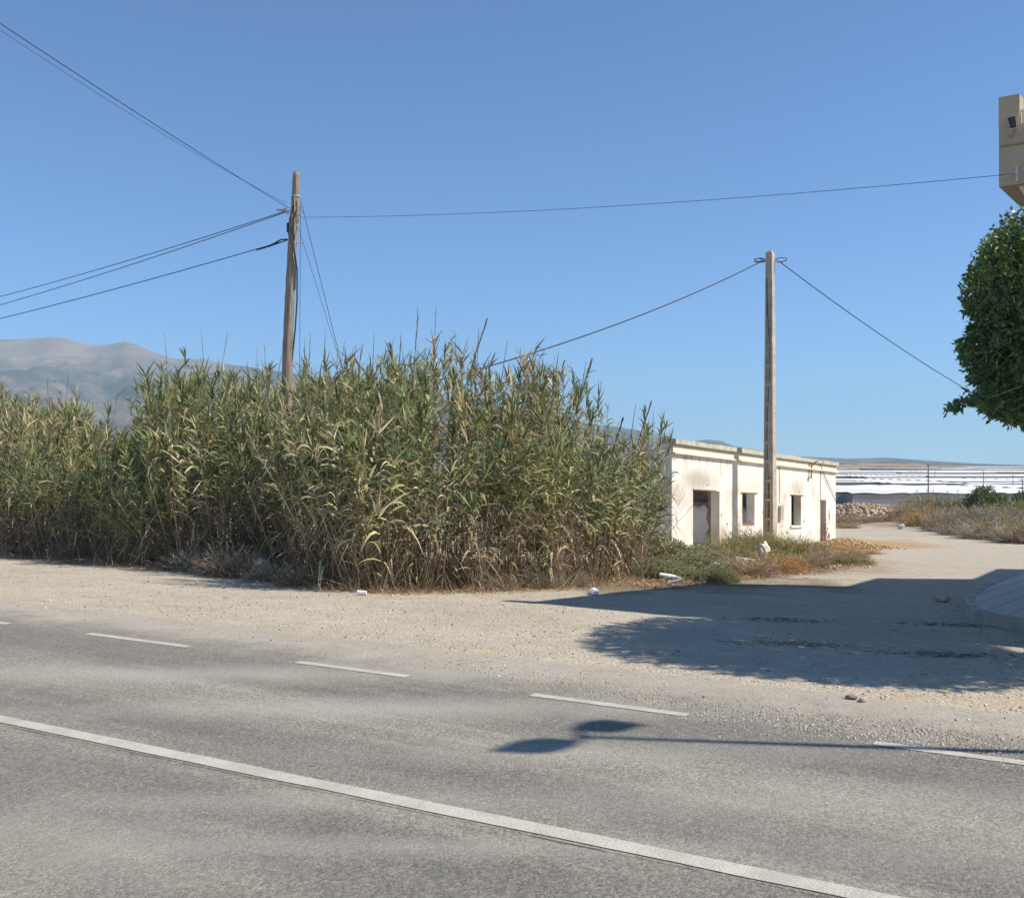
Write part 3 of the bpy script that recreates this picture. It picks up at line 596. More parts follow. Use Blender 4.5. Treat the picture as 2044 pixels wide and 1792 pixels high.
reed = tag(link('reed_bed', cl.mesh('reed_bed', M_leaf)), 'tall dense bed of giant reed canes growing beside the dirt verge', 'reeds', kind='stuff')

# dry undergrowth, thatch and broken canes along the foot of the bed
cl = Cloud()
m_ = 9000; k = R.random(m_); seg_i = R.integers(1, len(front) - 1, m_); wlen = np.linalg.norm(front[1:] - front[:-1], axis=1); pr = wlen[1:] / wlen[1:].sum(); seg_i = 1 + R.choice(len(pr), m_, p=pr)
A_ = front[seg_i]; B_ = front[seg_i + 1]; P2 = A_ + (B_ - A_) * k[:, None]; tn = unit(B_ - A_); nn = np.stack([-tn[:, 1], tn[:, 0]], 1)
P2 = P2 + nn * R.normal(0.35, 0.5, m_)[:, None]; P3 = np.stack([P2[:, 0], P2[:, 1], ground(P2[:, 0], P2[:, 1]) - 0.02], 1)
az = R.uniform(0, 6.28, m_); el = np.radians(R.uniform(15, 85, m_)); D = np.stack([np.cos(az) * np.cos(el), np.sin(az) * np.cos(el), np.sin(el)], 1)
cl.blades(P3, D, R.gamma(2.2, 0.19, m_) * (0.6 + fbm(P2[:, 0], P2[:, 1], 0.8, 31, 2)), R.uniform(0.007, 0.018, m_), R.uniform(-0.1, 0.5, m_), pick([(0.22, 0.15, 0.10), (0.30, 0.21, 0.13), (0.17, 0.12, 0.09), (0.36, 0.26, 0.15)], m_, 0.3), seg=3)
m_ = 14000; seg_i = 1 + R.choice(len(pr), m_, p=pr); A_ = front[seg_i]; B_ = front[seg_i + 1]; tn = unit(B_ - A_); nn = np.stack([-tn[:, 1], tn[:, 0]], 1)
P2 = A_ + (B_ - A_) * R.random(m_)[:, None] + nn * (R.normal(-0.05, 0.28, m_))[:, None]; P3 = np.stack([P2[:, 0], P2[:, 1], ground(P2[:, 0], P2[:, 1]) + 0.01], 1)
az = R.uniform(0, 6.28, m_); el = np.radians(R.uniform(0, 50, m_)); D = np.stack([np.cos(az) * np.cos(el), np.sin(az) * np.cos(el), np.sin(el)], 1)
cl.blades(P3, D, R.uniform(0.07, 0.30, m_), R.uniform(0.006, 0.014, m_), R.uniform(0.0, 0.4, m_), pick([(0.42, 0.29, 0.16), (0.50, 0.36, 0.20), (0.33, 0.22, 0.13), (0.40, 0.25, 0.13)], m_, 0.3), seg=2)
tag(link('dry_undergrowth', cl.mesh('dry_undergrowth', M_dry)), 'brown dead twigs and dry grass along the foot of the reeds', 'dry grass', kind='stuff')

# bare flower spikes standing above the reeds (one object each)
sp0 = Cloud(); m_ = 1; T = np.linspace(0, 1, 3)
def spike_mesh(curve, w):
    c_ = Cloud()
    for a in (0, 1.57): c_.blades(np.array([[0, 0, 0.0]]), np.array([[curve, 0.02, 1.0]]), 1.0, 0.007, 0, np.array([(0.16, 0.13, 0.09)]), seg=3, S=np.array([[math.cos(a), math.sin(a), 0]]))
    nn_ = 46; tt = R.uniform(0.45, 1.0, nn_); B_ = np.stack([curve * tt, 0.02 * tt, tt], 1) / math.sqrt(1 + curve ** 2)
    az = R.uniform(0, 6.28, nn_); c_.blades(B_, np.stack([np.cos(az) * 0.07 + curve, np.sin(az) * 0.07, np.ones(nn_)], 1), R.uniform(0.06, 0.12, nn_), w, 0.0, pick([(0.26, 0.22, 0.18), (0.32, 0.26, 0.2)], nn_), seg=2, prof='spindle')
    return c_.mesh('reed_spike', M_dry)
sm = [spike_mesh(0.05, 0.006), spike_mesh(0.16, 0.008), spike_mesh(-0.06, 0.006), spike_mesh(0.22, 0.014)]
spk = [(403, 667, 2, 0), (452, 672, 1, 0), (330, 675, 2, 0), (135, 745, 0, 0), (235, 778, 1, 0), (95, 755, 0, 0), (747, 676, 0, 0), (800, 680, 0, 1), (834, 628, 0, 1), (870, 618, 0, 0), (972, 640, 3, 1), (955, 665, 0, 0), (908, 672, 2, 0),
       (1012, 690, 1, 0), (1115, 708, 1, 0), (1184, 722, 3, 1), (1170, 728, 1, 0), (1200, 770, 1, 0), (1299, 806, 3, 1), (1268, 815, 1, 0), (1244, 842, 3, 1), (1305, 830, 0, 0), (620, 672, 0, 0), (608, 690, 0, 0), (688, 690, 1, 0), (512, 700, 2, 0), (527, 702, 2, 0), (560, 715, 1, 0), (650, 668, 0, 0), (1075, 725, 0, 0), (1040, 705, 0, 0), (782, 700, 0, 0), (710, 700, 1, 0)]
for i, (x, y, k, big) in enumerate(spk):
    Yd = float(np.interp(x, [0, 330, 700, 1200, 1300], [33, 27, 22.5, 23.5, 26])) ; tp = Vector(pt(x, y, Yd)); Lk = random.uniform(1.3, 1.9) + 0.3 * big
    o = link('reed_spike', sm[k]); o.scale = (Lk * (1.5 if big else 1), Lk, Lk); cv = (0.05, 0.16, -0.06, 0.22)[k] * (1.5 if big else 1)
    o.location = (tp.x - cv * Lk, tp.y, tp.z - Lk); o.rotation_euler = (0, 0, random.uniform(-0.5, 0.5))
    tag(o, 'thin dry flower spike rising above the top of the reed bed', 'reed spike', 'flower spikes above the reeds')

# ------------------------------------------------------------------ ruined house
A = np.array(at(1341, 1108)[:2]); Ub = np.array((0.545, 0.84)); Ub = Ub / np.linalg.norm(Ub); Nb = np.array((-Ub[1], Ub[0]))
def fs(px_):                                          # distance along the facade where a picture column meets it
    k = (px_ - HX) / F; return (k * A[1] - A[0]) / (Ub[0] - k * Ub[1])
z0 = gz(*A); Send = fs(1668); zr = EYE - (1080 - HY) / F * (A[1] + Send * Ub[1]); slope = (zr - z0) / Send
def zb(s): return z0 + slope * s
def fh(px_, py_): s = fs(px_); return EYE + (HY - py_) / F * (A[1] + s * Ub[1]) - zb(s)
def W(s, t, h): q = A + Ub * s + Nb * t; return (q[0], q[1], zb(s) + h)
def c4(cx, cy): return ((1950 + cx * 0.34247) / 1.518, (1250 + cy * 0.34247) / 1.518)
def slab(b_, poly, t0, t1):                           # (s,h) polygon extruded through the wall
    n_ = len(poly); vs = [W(s, t0, h) for s, h in poly] + [W(s, t1, h) for s, h in poly]
    b_.add(vs, [tuple(range(n_)), tuple(range(n_, 2 * n_))[::-1]] + [(i, n_ + i, n_ + (i + 1) % n_, (i + 1) % n_) for i in range(n_)], [tuple(q) for q in poly] * 2)
def cross(b_, poly, s0, s1):                          # (t,h) polygon across the house
    n_ = len(poly); vs = [W(s0, t, h) for t, h in poly] + [W(s1, t, h) for t, h in poly]
    b_.add(vs, [tuple(range(n_))[::-1], tuple(range(n_, 2 * n_))] + [(i, (i + 1) % n_, n_ + (i + 1) % n_, n_ + i) for i in range(n_)], [tuple(q) for q in poly] * 2)
TH = 0.36
Ht = fh(1341, 878); Htr = fh(1668, 922); HT = (Ht + Htr) / 2
def fsc(cx): return fs(c4(cx, 0)[0])
def fhc(cx, cy): return fh(*c4(cx, cy))
d0, d1 = fsc(437), fsc(672); dh = fhc(550, 690)
w0, w1 = fsc(873), fsc(982); wh = fhc(925, 712); wsill = fhc(925, 1000)
x0, x1 = fsc(1307), fsc(1393); xh = fhc(1350, 731); xs = fhc(1350, 998)
r0, r1 = fsc(1563), fsc(1615); rh = fhc(1590, 772)
house = empty('ruined_house', (A[0], A[1], z0)); tag(house, 'roofless whitewashed one-storey ruin with empty door and window openings', 'ruined house')
hw = HT - 0.50
b_ = MB(); rect = lambda a, c_, h0, h1: slab(b_, [(a, h0), (c_, h0), (c_, h1), (a, h1)], 0, TH)
rect(0, d0, -0.6, hw); rect(d0, d1, dh, hw); rect(d1, w0, -0.6, hw); rect(w0, w1, -0.6, wsill); rect(w0, w1, wh, hw); rect(w1, x0, -0.6, hw)
rect(x0, x1, -0.6, xs); rect(x0, x1, xh, hw); rect(x1, r0, -0.6, hw); rect(r0, r1, rh, hw); rect(r1, Send, -0.6, hw)
rect(0, Send, hw, HT - 0.02)
fw = b_.build('front_wall', M_plaster, house)
b_ = MB(); rect = lambda a, c_, h0, h1, t0=-0.1: slab(b_, [(a, h0), (c_, h0), (c_, h1), (a, h1)], t0, TH + 0.03)
nc = 16
for i in range(nc):
    a_, c_ = -0.02 + (Send + 0.06) * i / nc, -0.02 + (Send + 0.06) * (i + 1) / nc; j1 = random.uniform(-0.015, 0.015)
    slab(b_, [(a_ + 0.005, HT - 0.17), (c_ - 0.005, HT - 0.17), (c_ - 0.005, HT + j1), (a_ + 0.005, HT + random.uniform(-0.015, 0.015))], -0.17, TH + 0.03)
b_.build('coping', M_coping, house)
b_ = MB(); slab(b_, [(-0.01, HT - 0.47), (Send + 0.01, HT - 0.47), (Send + 0.01, HT - 0.25), (-0.01, HT - 0.25)], -0.055, -0.003)
slab(b_, [(-0.012, HT - 0.52), (Send + 0.012, HT - 0.52), (Send + 0.012, HT - 0.47), (-0.012, HT - 0.47)], -0.14, -0.004); b_.build('cornice', M_trim, house)
# left end wall, back wall, cross walls
hs = fh(1320, 903) ; DEP = 6.2
b_ = MB(); cross(b_, [(TH, -0.8), (DEP, -0.8), (DEP, hs - 0.1), (4.2, hs - 0.06), (3.9, hs), (2.0, hs + 0.03), (TH, hs)], 0.0, 0.3)
b_.build('end_wall', M_plaster, house)
b_ = MB(); cross(b_, [(TH, -0.8), (DEP, -0.8), (DEP, HT - 1.1), (2.5, HT - 0.9), (TH, HT - 0.7)], Send - 0.3, Send); b_.build('end_wall', M_plaster, house)
b_ = MB(); bt = [(0.3, 2.6), (2.5, 2.55), (4.5, 2.2), (6, 2.0), (8, 2.1), (10, 2.5), (11, 2.9), (Send - 0.3, 3.0)]
slab(b_, [(Send - 0.3, -0.8), (0.3, -0.8)][::-1] + bt[::-1], DEP - 0.3, DEP); b_.build('back_wall', M_plaster, house)
b_ = MB(); cross(b_, [(TH, -0.6), (0.62, -0.6), (0.50, 0.3), (0.56, 0.7), (0.44, 0.9), (0.56, 1.3), (0.46, 1.8), (0.52, dh + 0.05), (TH, dh + 0.05)], d1 + 0.002, d1 + 0.22); b_.build('broken_jamb', M_brick, house)
s5 = d1 + 6.5
b_ = MB(); cross(b_, [(0.45, -0.8), (DEP - 0.35, -0.8), (DEP - 0.35, 1.95), (4.6, 2.0), (3.2, 1.9), (2.0, 2.05), (0.9, 1.6), (0.45, 1.3)], s5, s5 + 0.22); b_.build('inner_wall', M_soot, house)
b_ = MB(); cross(b_, [(TH + .01, -0.8), (DEP - 0.35, -0.8), (DEP - 0.35, 2.6), (1.0, 2.9), (TH + .01, 3.1)], w1 + 3.8, w1 + 4.0); b_.build('inner_wall', M_brick, house)
b_ = MB(); cross(b_, [(TH + .01, -0.8), (DEP - 0.35, -0.8), (DEP - 0.35, 2.6), (1.0, 3.0), (TH + .01, 3.2)], x1 + 1.2, x1 + 1.4); b_.build('inner_wall', M_soot, house)
b_ = MB(); slab(b_, [(s5 + 0.3, 3.15), (Send - 0.3, 3.15), (Send - 0.3, 3.3), (s5 + 0.3, 3.3)], TH + 0.01, DEP - 0.31); b_.build('roof', M_brick, house)  # unseen slab added behind the parapet to keep the window interiors dark
# lintels, timber frames, sills
for (a_, c_, h_) in ((w0, w1, wh), (x0, x1, xh)):
    b_ = MB(); slab(b_, [(a_ - 0.18, h_ - 0.015), (c_ + 0.28, h_ - 0.015), (c_ + 0.28, h_ + 0.025), (a_ - 0.18, h_ + 0.025)], -0.04, 0.03); b_.build('lintel_edge', M_rust, house)
b_ = MB(); slab(b_, [(d0, dh - 0.01), (d1 - 0.4, dh - 0.01), (d1 - 0.4, dh + 0.03), (d0 - 0.05, dh + 0.04)], -0.02, 0.05); b_.build('lintel_edge', M_rust, house)
wf = MB()
slab(wf, [(w0 + 0.003, wsill + 0.1), (w0 + 0.09, wsill + 0.1), (w0 + 0.09, wh - 0.017), (w0 + 0.003, wh - 0.017)], 0.1, 0.2)
slab(wf, [(w0 + 0.003, wsill + 0.003), (w1 - 0.003, wsill + 0.003), (w1 - 0.003, wsill + 0.1), (w0 + 0.003, wsill + 0.1)], 0.1, 0.2); wf.build('window_frame', M_rust, house)
b_ = MB(); slab(b_, [(x0 - 0.12, xs - 0.1), (x1 + 0.12, xs - 0.1), (x1 + 0.12, xs - 0.002), (x0 - 0.12, xs - 0.002)], -0.07, -0.003); b_.build('window_sill', M_trim, house)
# meter box, hooked pipe, wall bracket, cables, cracks
def on(cx, cy, t=-0.01): s = fsc(cx); return W(s, t, fhc(cx, cy))
b_ = MB(); s_ = fsc(1200); slab(b_, [(s_ - 0.17, fhc(1200, 945)), (s_ + 0.22, fhc(1200, 945)), (s_ + 0.22, fhc(1200, 822)), (s_ - 0.17, fhc(1200, 822))], -0.14, -0.003); b_.build('meter_box', M_conc, house)
b_ = MB(); b_.tube([on(1485, 430, -0.3), on(1478, 450, -0.14), on(1470, 480, -0.1), on(1465, 580, -0.1), on(1448, 575, -0.08)], 0.035, 6); b_.build('rusty_pipe', M_rust, house)
b_ = MB(); b_.tube([on(1455, 500, -0.05), on(1450, 600, -0.05)], 0.015, 5); b_.tube([on(1465, 462, -0.12), on(1440, 470, -0.03)], 0.02, 5); b_.build('pipe_bracket', M_rust, house)
b_ = MB(); b_.tube([on(1530, 415, -0.13), on(1560, 500, -0.1), on(1625, 640, -0.05), on(1700, 785, -0.03)], 0.014, 5); b_.build('wall_cable', M_cable, house); b_ = MB(); b_.tube([on(1562, 515, -0.02), on(1562, 780, -0.02)], 0.012, 5); b_.build('wall_cable', M_cable, house); b_ = MB()
b_.tube([on(1195, 480, -0.03), on(1192, 600, -0.05), on(1198, 700, -0.03), on(1192, 800, -0.04)], 0.014, 5); b_.build('wall_cable', M_cable, house)
b_ = MB()
for cx, cy, ln in ((360, 385, 50), (425, 390, 35), (495, 400, 40), (560, 400, 70), (620, 415, 25), (685, 410, 160), (740, 420, 50), (768, 425, 30), (300, 380, 15)):
    b_ = MB(); b_.tube([on(cx, cy, -0.002), on(cx + random.uniform(-4, 4), cy + ln * 0.5, -0.002), on(cx + random.uniform(-6, 6), cy + ln, -0.002)], 0.009, 4); b_.build('wall_crack', M_hole, house)
b_ = MB()
for q in range(7): b_.tube([on(1605 + random.uniform(-25, 30), 860 + 40 * q, -0.01), on(1612 + random.uniform(-25, 40), 900 + 42 * q, -0.01), on(1615 + random.uniform(-25, 30), 945 + 42 * q, -0.01)], 0.016, 4)
b_.build('bare_creeper', M_brick, house)

for (cx, cy, w_, h_) in ((300, 955, 5, 14), (690, 905, 7, 18), (1050, 880, 6, 16), (1420, 960, 8, 12), (1640, 1090, 14, 40), (1590, 1110, 10, 30), (1380, 700, 8, 7), (560, 640, 9, 8), (740, 985, 9, 16)):
    b_ = MB(); pl = []
    for q in range(9):
        a = 2 * math.pi * q / 9; rr_2 = random.uniform(0.55, 1.0); pl.append((fsc(cx + w_ * rr_2 * math.cos(a)), fhc(cx, cy - h_ * rr_2 * math.sin(a))))
    slab(b_, pl, -0.003, 0.01); b_.build('plaster_loss', M_brick, house)
# ------------------------------------------------------------------ concrete pole
sS = fs(1467); pS = A + Ub * sS; kk = (1537 - HX) / F
tt_ = (kk * pS[1] - pS[0]) / (SUNH.x - kk * SUNH.y); Yp = pS[1] + SUNH.y * tt_
Xp = (1537 - HX) / F * Yp; zp = gz(Xp, Yp); topz = EYE + (HY - 506) / F * Yp; H_ = topz - zp
cp = empty('concrete_pole', (Xp, Yp, zp), 0); tag(cp, 'tall tapered concrete utility pole with ladder-like recesses in front of the ruin', 'utility pole')
ang = math.atan2(-0.545, 0.84)                         # local x looks to the lit right face
def pw(h): k = h / H_; return 0.44 + (0.27 - 0.44) * k, 0.50 + (0.30 - 0.50) * k   # across, deep
ca, sa = math.cos(ang), math.sin(ang)
def PL(x, y, h): return (Xp + x * ca - y * sa, Yp + x * sa + y * ca, zp + h)
def bar(b_, f0, f1, hs_):                             # section corners as functions of h
    vs = []
    for h in hs_:
        for q in f0(h): vs.append(PL(q[0], q[1], h))
    n_ = len(hs_); fc_ = [(3, 2, 1, 0), tuple(range(4 * (n_ - 1), 4 * n_))]
    for i in range(n_ - 1):
        for j in range(4): fc_.append((4 * i + j, 4 * i + (j + 1) % 4, 4 * (i + 1) + (j + 1) % 4, 4 * (i + 1) + j))
    b_.add(vs, fc_)
HS = [-0.5, H_]
b_ = MB()
bar(b_, lambda h: [(pw(h)[0] / 2 - 0.07, -pw(h)[1] / 2), (pw(h)[0] / 2, -pw(h)[1] / 2), (pw(h)[0] / 2, pw(h)[1] / 2), (pw(h)[0] / 2 - 0.07, pw(h)[1] / 2)], None, HS)
bar(b_, lambda h: [(-pw(h)[0] / 2, -pw(h)[1] / 2), (-pw(h)[0] / 2 + 0.07, -pw(h)[1] / 2), (-pw(h)[0] / 2 + 0.07, pw(h)[1] / 2), (-pw(h)[0] / 2, pw(h)[1] / 2)], None, HS)
bar(b_, lambda h: [(-pw(h)[0] / 2 + 0.069, -pw(h)[1] / 2 + 0.055), (pw(h)[0] / 2 - 0.069, -pw(h)[1] / 2 + 0.055), (pw(h)[0] / 2 - 0.069, pw(h)[1] / 2 - 0.055), (-pw(h)[0] / 2 + 0.069, pw(h)[1] / 2 - 0.055)], None, HS)
h = 0.5
while h < H_ - 3.0:
    w_, d_ = pw(h); a_ = w_ / 2 - 0.0695
    vs = [PL(x, y, h + z) for z in (-0.06, 0.06) for (x, y) in ((-a_, -d_ / 2 + 0.012), (a_, -d_ / 2 + 0.012), (a_, d_ / 2 - 0.012), (-a_, d_ / 2 - 0.012))]
    b_.add(vs, [(3, 2, 1, 0), (4, 5, 6, 7), (0, 1, 5, 4), (1, 2, 6, 5), (2, 3, 7, 6), (3, 0, 4, 7)]); h += 0.78
w_, d_ = pw(H_ - 1.5); a_ = pw(H_)[0] / 2 - 0.069
vs = [PL(x, y, z) for z in (H_ - 3.0, H_ - 0.01) for (x, y) in ((-a_, -pw(z)[1] / 2 + 0.006), (a_, -pw(z)[1] / 2 + 0.006), (a_, pw(z)[1] / 2 - 0.006), (-a_, pw(z)[1] / 2 - 0.006))]
b_.add(vs, [(3, 2, 1, 0), (4, 5, 6, 7), (0, 1, 5, 4), (1, 2, 6, 5), (2, 3, 7, 6), (3, 0, 4, 7)])
vs = [PL(x * pw(H_)[0] / 2 * k, y * pw(H_)[1] / 2 * k, z) for z, k in ((H_ + 0.001, 1), (H_ + 0.12, 0.45)) for (x, y) in ((-1, -1), (1, -1), (1, 1), (-1, 1))]
b_.add(vs, [(4, 5, 6, 7), (0, 1, 5, 4), (1, 2, 6, 5), (2, 3, 7, 6), (3, 0, 4, 7)])
b_.build('shaft', M_conc, cp)
b_ = MB(); h = 0.9
while h < H_ - 0.4:
    b_ = MB(); w_, d_ = pw(h); b_.tube([PL(w_ / 2 - 0.01, 0.0, h), PL(w_ / 2 + 0.003, 0.0, h)], 0.022, 8); b_.build('bolt_hole', M_hole, cp); h += 0.78 if h < H_ - 3.4 else 0.26
b_ = MB(); b_.tube([PL(-0.02 + 0.05 * math.sin(h), -pw(h)[1] / 2 - 0.0 + (0.06 if h < H_ - 3.2 else -0.02), h) for h in np.arange(0.3, H_ - 0.7, 0.4)], 0.014, 5); b_.build('earth_cable', M_cable, cp)
b_ = MB(); b_.tube([PL(-0.02, -pw(0.3)[1] / 2 + 0.05, 0.1), PL(0.0, -pw(2.5)[1] / 2 + 0.05, 3.0)], 0.035, 6); b_.build('cable_guard', M_rust, cp)
b_ = MB()
for sg in (-1, 1): b_.tube([PL(0, 0, H_ - 0.35), PL(-0.05 * sg, sg * 0.3 * 0 , H_ - 0.33), (Xp + sg * 0.42, Yp, zp + H_ - 0.30)], 0.022, 6)
b_.box((Xp, Yp, zp + H_ - 0.33), (0.27, 0.29, 0.05), ang); b_.build('cable_bracket', M_steel, cp)
def coil(b_, c_, r, n_=3):
    for q in range(n_):
        a0_ = random.uniform(0, 3); tl = random.uniform(-0.5, 0.5)
        b_.tube([(c_[0] + r * math.cos(a + a0_) * 1.3, c_[1] + r * 0.4 * math.sin(a), c_[2] + r * 0.55 * math.sin(a + a0_ + tl)) for a in np.linspace(0, 6.0, 14)], 0.012, 5)
b_ = MB(); coil(b_, (Xp - 0.42, Yp, zp + H_ - 0.28), 0.16); b_.build('cable_loop', M_cable, cp); b_ = MB(); coil(b_, (Xp + 0.45, Yp, zp + H_ - 0.26), 0.17); b_.build('cable_loop', M_cable, cp)
for sg in (-1, 1):
    b_ = MB(); b_.tube([(Xp + sg * 0.30, Yp, zp + H_ - 0.33), (Xp + sg * 0.52, Yp, zp + H_ - 0.36)], 0.04, 8); b_.build('insulator', simple('clay_insulator', (0.45, 0.28, 0.25)), cp)

# ------------------------------------------------------------------ wooden pole
Yw = 25.5
wp_px = [(570, 900), (573, 745), (576, 650), (580, 560), (584, 480), (589, 420), (590, 385), (592, 344)]
pts = [Vector(pt(x, y, Yw)) for x, y in wp_px]; gw = gz(pts[0].x, Yw); pts = [Vector((pts[0].x - 0.02, Yw, gw - 0.3))] + pts
wpole = empty('wooden_pole', (pts[0].x, Yw, gw)); tag(wpole, 'old slightly bent wooden telegraph pole standing in the reed bed', 'utility pole')
b_ = MB(); rad = [0.15, 0.14, 0.132, 0.122, 0.114, 0.108, 0.10, 0.094, 0.082]
pp = []; rr_ = []
for i in range(len(pts) - 1):
    for k in np.linspace(0, 1, 6)[:-1]: pp.append(pts[i].lerp(pts[i + 1], k) + Vector((random.uniform(-.006, .006), 0, 0))); rr_.append((rad[i] * (1 - k) + rad[i + 1] * k) * random.uniform(0.96, 1.04))
pp.append(pts[-1]); rr_.append(rad[-1]); b_.tube(pp, rr_, 14); b_.build('pole_shaft', m_wood, wpole, True)
def wq(x, y, dy=0.0): q = Vector(pt(x, y, Yw)); q.y += dy; return q
b_ = MB()
for y in (392, 418, 450, 484): 
    cx = float(np.interp(y, [344, 420, 480, 560], [592, 589, 584, 580])); c_ = wq(cx, y)
    b_ = MB(); b_.tube([c_ - Vector((0, 0, 0.022)), c_ + Vector((0, 0, 0.022))], 0.112, 14); b_.build('pole_band', M_steel, wpole)
b_ = MB(); b_.tube([wq(590, 395, -0.1), wq(590, 470, -0.1)], 0.016, 5); b_.tube([wq(596, 400, -0.1), wq(597, 445, -0.09)], 0.014, 5); b_.tube([wq(584, 420, -0.12), wq(585, 455, -0.11)], 0.014, 5); b_.build('wooden_batten', simple('pale_batten', (0.5, 0.36, 0.22)), wpole)
b_ = MB(); b_.tube([wq(576, 480, -0.1), wq(604, 485, 0.05)], 0.015, 6); b_.build('cross_bolt', M_steel, wpole); b_ = MB(); b_.tube([wq(580, 422, -0.1), wq(606, 434, 0)], 0.018, 6); b_.build('cross_bolt', M_steel, wpole); b_ = MB(); b_.tube([wq(565, 424, 0), wq(600, 415, 0)], 0.018, 6); b_.build('cross_bolt', M_steel, wpole)
b_ = MB(); b_.tube([wq(588, 415, -0.14), wq(581, 440, -0.15), wq(579, 470, -0.15), wq(590, 505, -0.13), wq(594, 540, -0.05), wq(593, 600, 0.0), wq(589, 660, 0), wq(583, 720, -0.02), wq(580, 790, 0)], 0.02, 6)
b_.tube([wq(592, 425, -0.12), wq(586, 460, -0.14), wq(588, 490, -0.13), wq(592, 530, -0.1), wq(590, 580, -0.06)], 0.014, 5); b_.build('riser_cable', M_cable, wpole)
b_ = MB()
for q in range(7):
    b_.tube([wq(556 + random.uniform(-6, 10), 424 + random.uniform(-6, 6)), wq(568, 420 + random.uniform(-5, 10), -0.1), wq(580 + random.uniform(-4, 4), 425 + random.uniform(-8, 16), -0.15)], 0.011, 5)
b_.build('cable_tangle', M_steel, wpole)
b_ = MB(); b_.box(tuple(wq(577, 455, -0.02)), (0.09, 0.1, 0.22)); b_.build('junction_box', M_cable, wpole)

# ------------------------------------------------------------------ cables
def cable(p0, p1, sag, r, label, m=M_cable, grp=None, n_=40, name='overhead_cable', thick_end=0):
    p0 = Vector(p0); p1 = Vector(p1); P_ = []
    for i in range(n_ + 1):
        k = i / n_; q = p0.lerp(p1, k); q.z -= sag * 4 * k * (1 - k); P_.append(q)
    b_ = MB(); b_.tube(P_, r, 6); o = b_.build(name, m); tag(o, label, 'cable', grp); return o
cable(pt(578, 416, Yw), pt(-620, -372, 11.5), 0.10, 0.0075, 'thick upper cable from the wooden pole to the top left corner')
cable(pt(572, 406, Yw), pt(-620, -372, 12), 0.25, 0.0035, 'hair-thin wire just above the thick cable at top left')
cable(pt(566, 423, Yw), pt(-700, 700, 60), 1.0, 0.010, 'upper of the two near-level cables leaving the wooden pole leftwards')
cable(pt(566, 425, Yw), pt(-700, 740, 56), 0.9, 0.010, 'lower of the two near-level cables leaving the wooden pole leftwards')
cable(pt(558, 484, Yw), pt(-600, 752, 45), 0.4, 0.011, 'lowest cable leaving the wooden pole to the left')
b_ = MB(); b_.tube([wq(577, 480, -0.1), wq(568, 478), wq(560, 479), wq(548, 486), wq(530, 494), wq(512, 499)], 0.019, 6); b_.tube([wq(576, 481, -0.1), wq(560, 484), wq(535, 493)], 0.014, 6)
tag(b_.build('cable_end_loop', M_cable), 'sagging cable loop clamped on the left side of the wooden pole', 'cable')
cable(pt(605, 434, Yw), pt(2026, 347, 16.35), 0.16, 0.005, 'single thin wire crossing the sky from wooden pole to tan building')
cable(pt(1522, 521, Yp), pt(577, 830, Yw + 0.3), 0.55, 0.022, 'twisted cable from the concrete pole down into the reeds', n_=60)
cable(pt(1553, 520, Yp), pt(2330, 930, 82), 1.8, 0.020, 'twisted cable descending from the concrete pole to the right', n_=60)
g1_ = at(740, 1150); cable(pt(600, 400, Yw), pt(690, 760, 24.6), 0.0, 0.008, 'right guy wire slanting from the wooden pole into the reeds'); cable(pt(596, 455, Yw), pt(692, 765, 24.6), 0.0, 0.006, 'left guy wire slanting from the wooden pole into the reeds')
cable(pt(600, 410, Yw - 0.1), pt(598, 740, Yw - 0.2), 0.0, 0.006, 'loose wire hanging down beside the wooden pole')
# post that carries the far end of the descending cable, outside the picture
q = pt(2330, 925, 82); gq = gz(q[0], q[1]); b_ = MB(); b_.tube([(q[0], q[1], gq - 0.3), (q[0], q[1], q[2] + 0.6)], 0.12, 10, 0.09)
o = empty('wooden_post', (q[0], q[1], gq)); b_.build('pole_shaft', m_wood, o); tag(o, 'short wooden post beyond the track carrying the descending cable', 'utility pole')

# ------------------------------------------------------------------ tan building
TE = math.tan(EL); sh = np.array((0.9914, -0.131))
def caster(px_, py_, z):
    x, y, g = at(px_, py_); L = (z - g) / TE; return np.array((x, y)) + sh * L
C0 = np.array((7.94, 16.7)); aE = np.array((0.82, -0.57)); aE = aE / np.linalg.norm(aE)
PT = 7.62
Cs = [C0] + [caster(x, y, PT) for x, y in ((1406, 1161), (1690, 1169), (1752, 1153), (1940, 1156), (1990, 1136))]
Cs += [Cs[-1] + np.array((4.2, -1.3)), C0 + aE * 9.6]
Cs = [tuple(map(float, q)) for q in Cs]
bld = empty('tan_building', (Cs[0][0], Cs[0][1], 0)); tag(bld, 'tan rendered building corner with roof terrace jutting in at the right edge', 'building')
zbm = EYE + (HY - 373) / F * C0[1]; zpt = EYE + (HY - 195) / F * C0[1]
inn = inset(Cs, 0.22); inn2 = inset(Cs, 0.20)
b_ = MB(); n_ = len(Cs)
for i in range(n_):
    j = (i + 1) % n_; b_.prism([Cs[i], Cs[j], inn[j], inn[i]], zbm, PT)
b_.build('parapet', M_tan, bld)
b_ = MB(); b_.prism(inset(Cs, 0.215), zbm + 0.2, zbm + 0.5); b_.build('terrace_slab', M_tan2, bld)
bE = np.array(Cs[1]) - C0; bE = bE / np.linalg.norm(bE); aU = -np.array(aE) * -1
P0 = C0 - (aE + bE) * 0.004
b_ = MB(); q = [tuple(P0), tuple(P0 + aE * 0.31), tuple(P0 + aE * 0.31 + bE * 0.31), tuple(P0 + bE * 0.31)]; b_.prism(q, PT - 0.0, zpt); b_.build('corner_pier', M_tan, bld)
nO = np.array((aE[1], -aE[0])); nO = nO if nO @ np.array((0, -1)) > 0 else -nO
def onA(t, z, o=0.0): q_ = C0 + aE * t + nO * o; return (q_[0], q_[1], z)
rot = math.atan2(aE[1], aE[0])
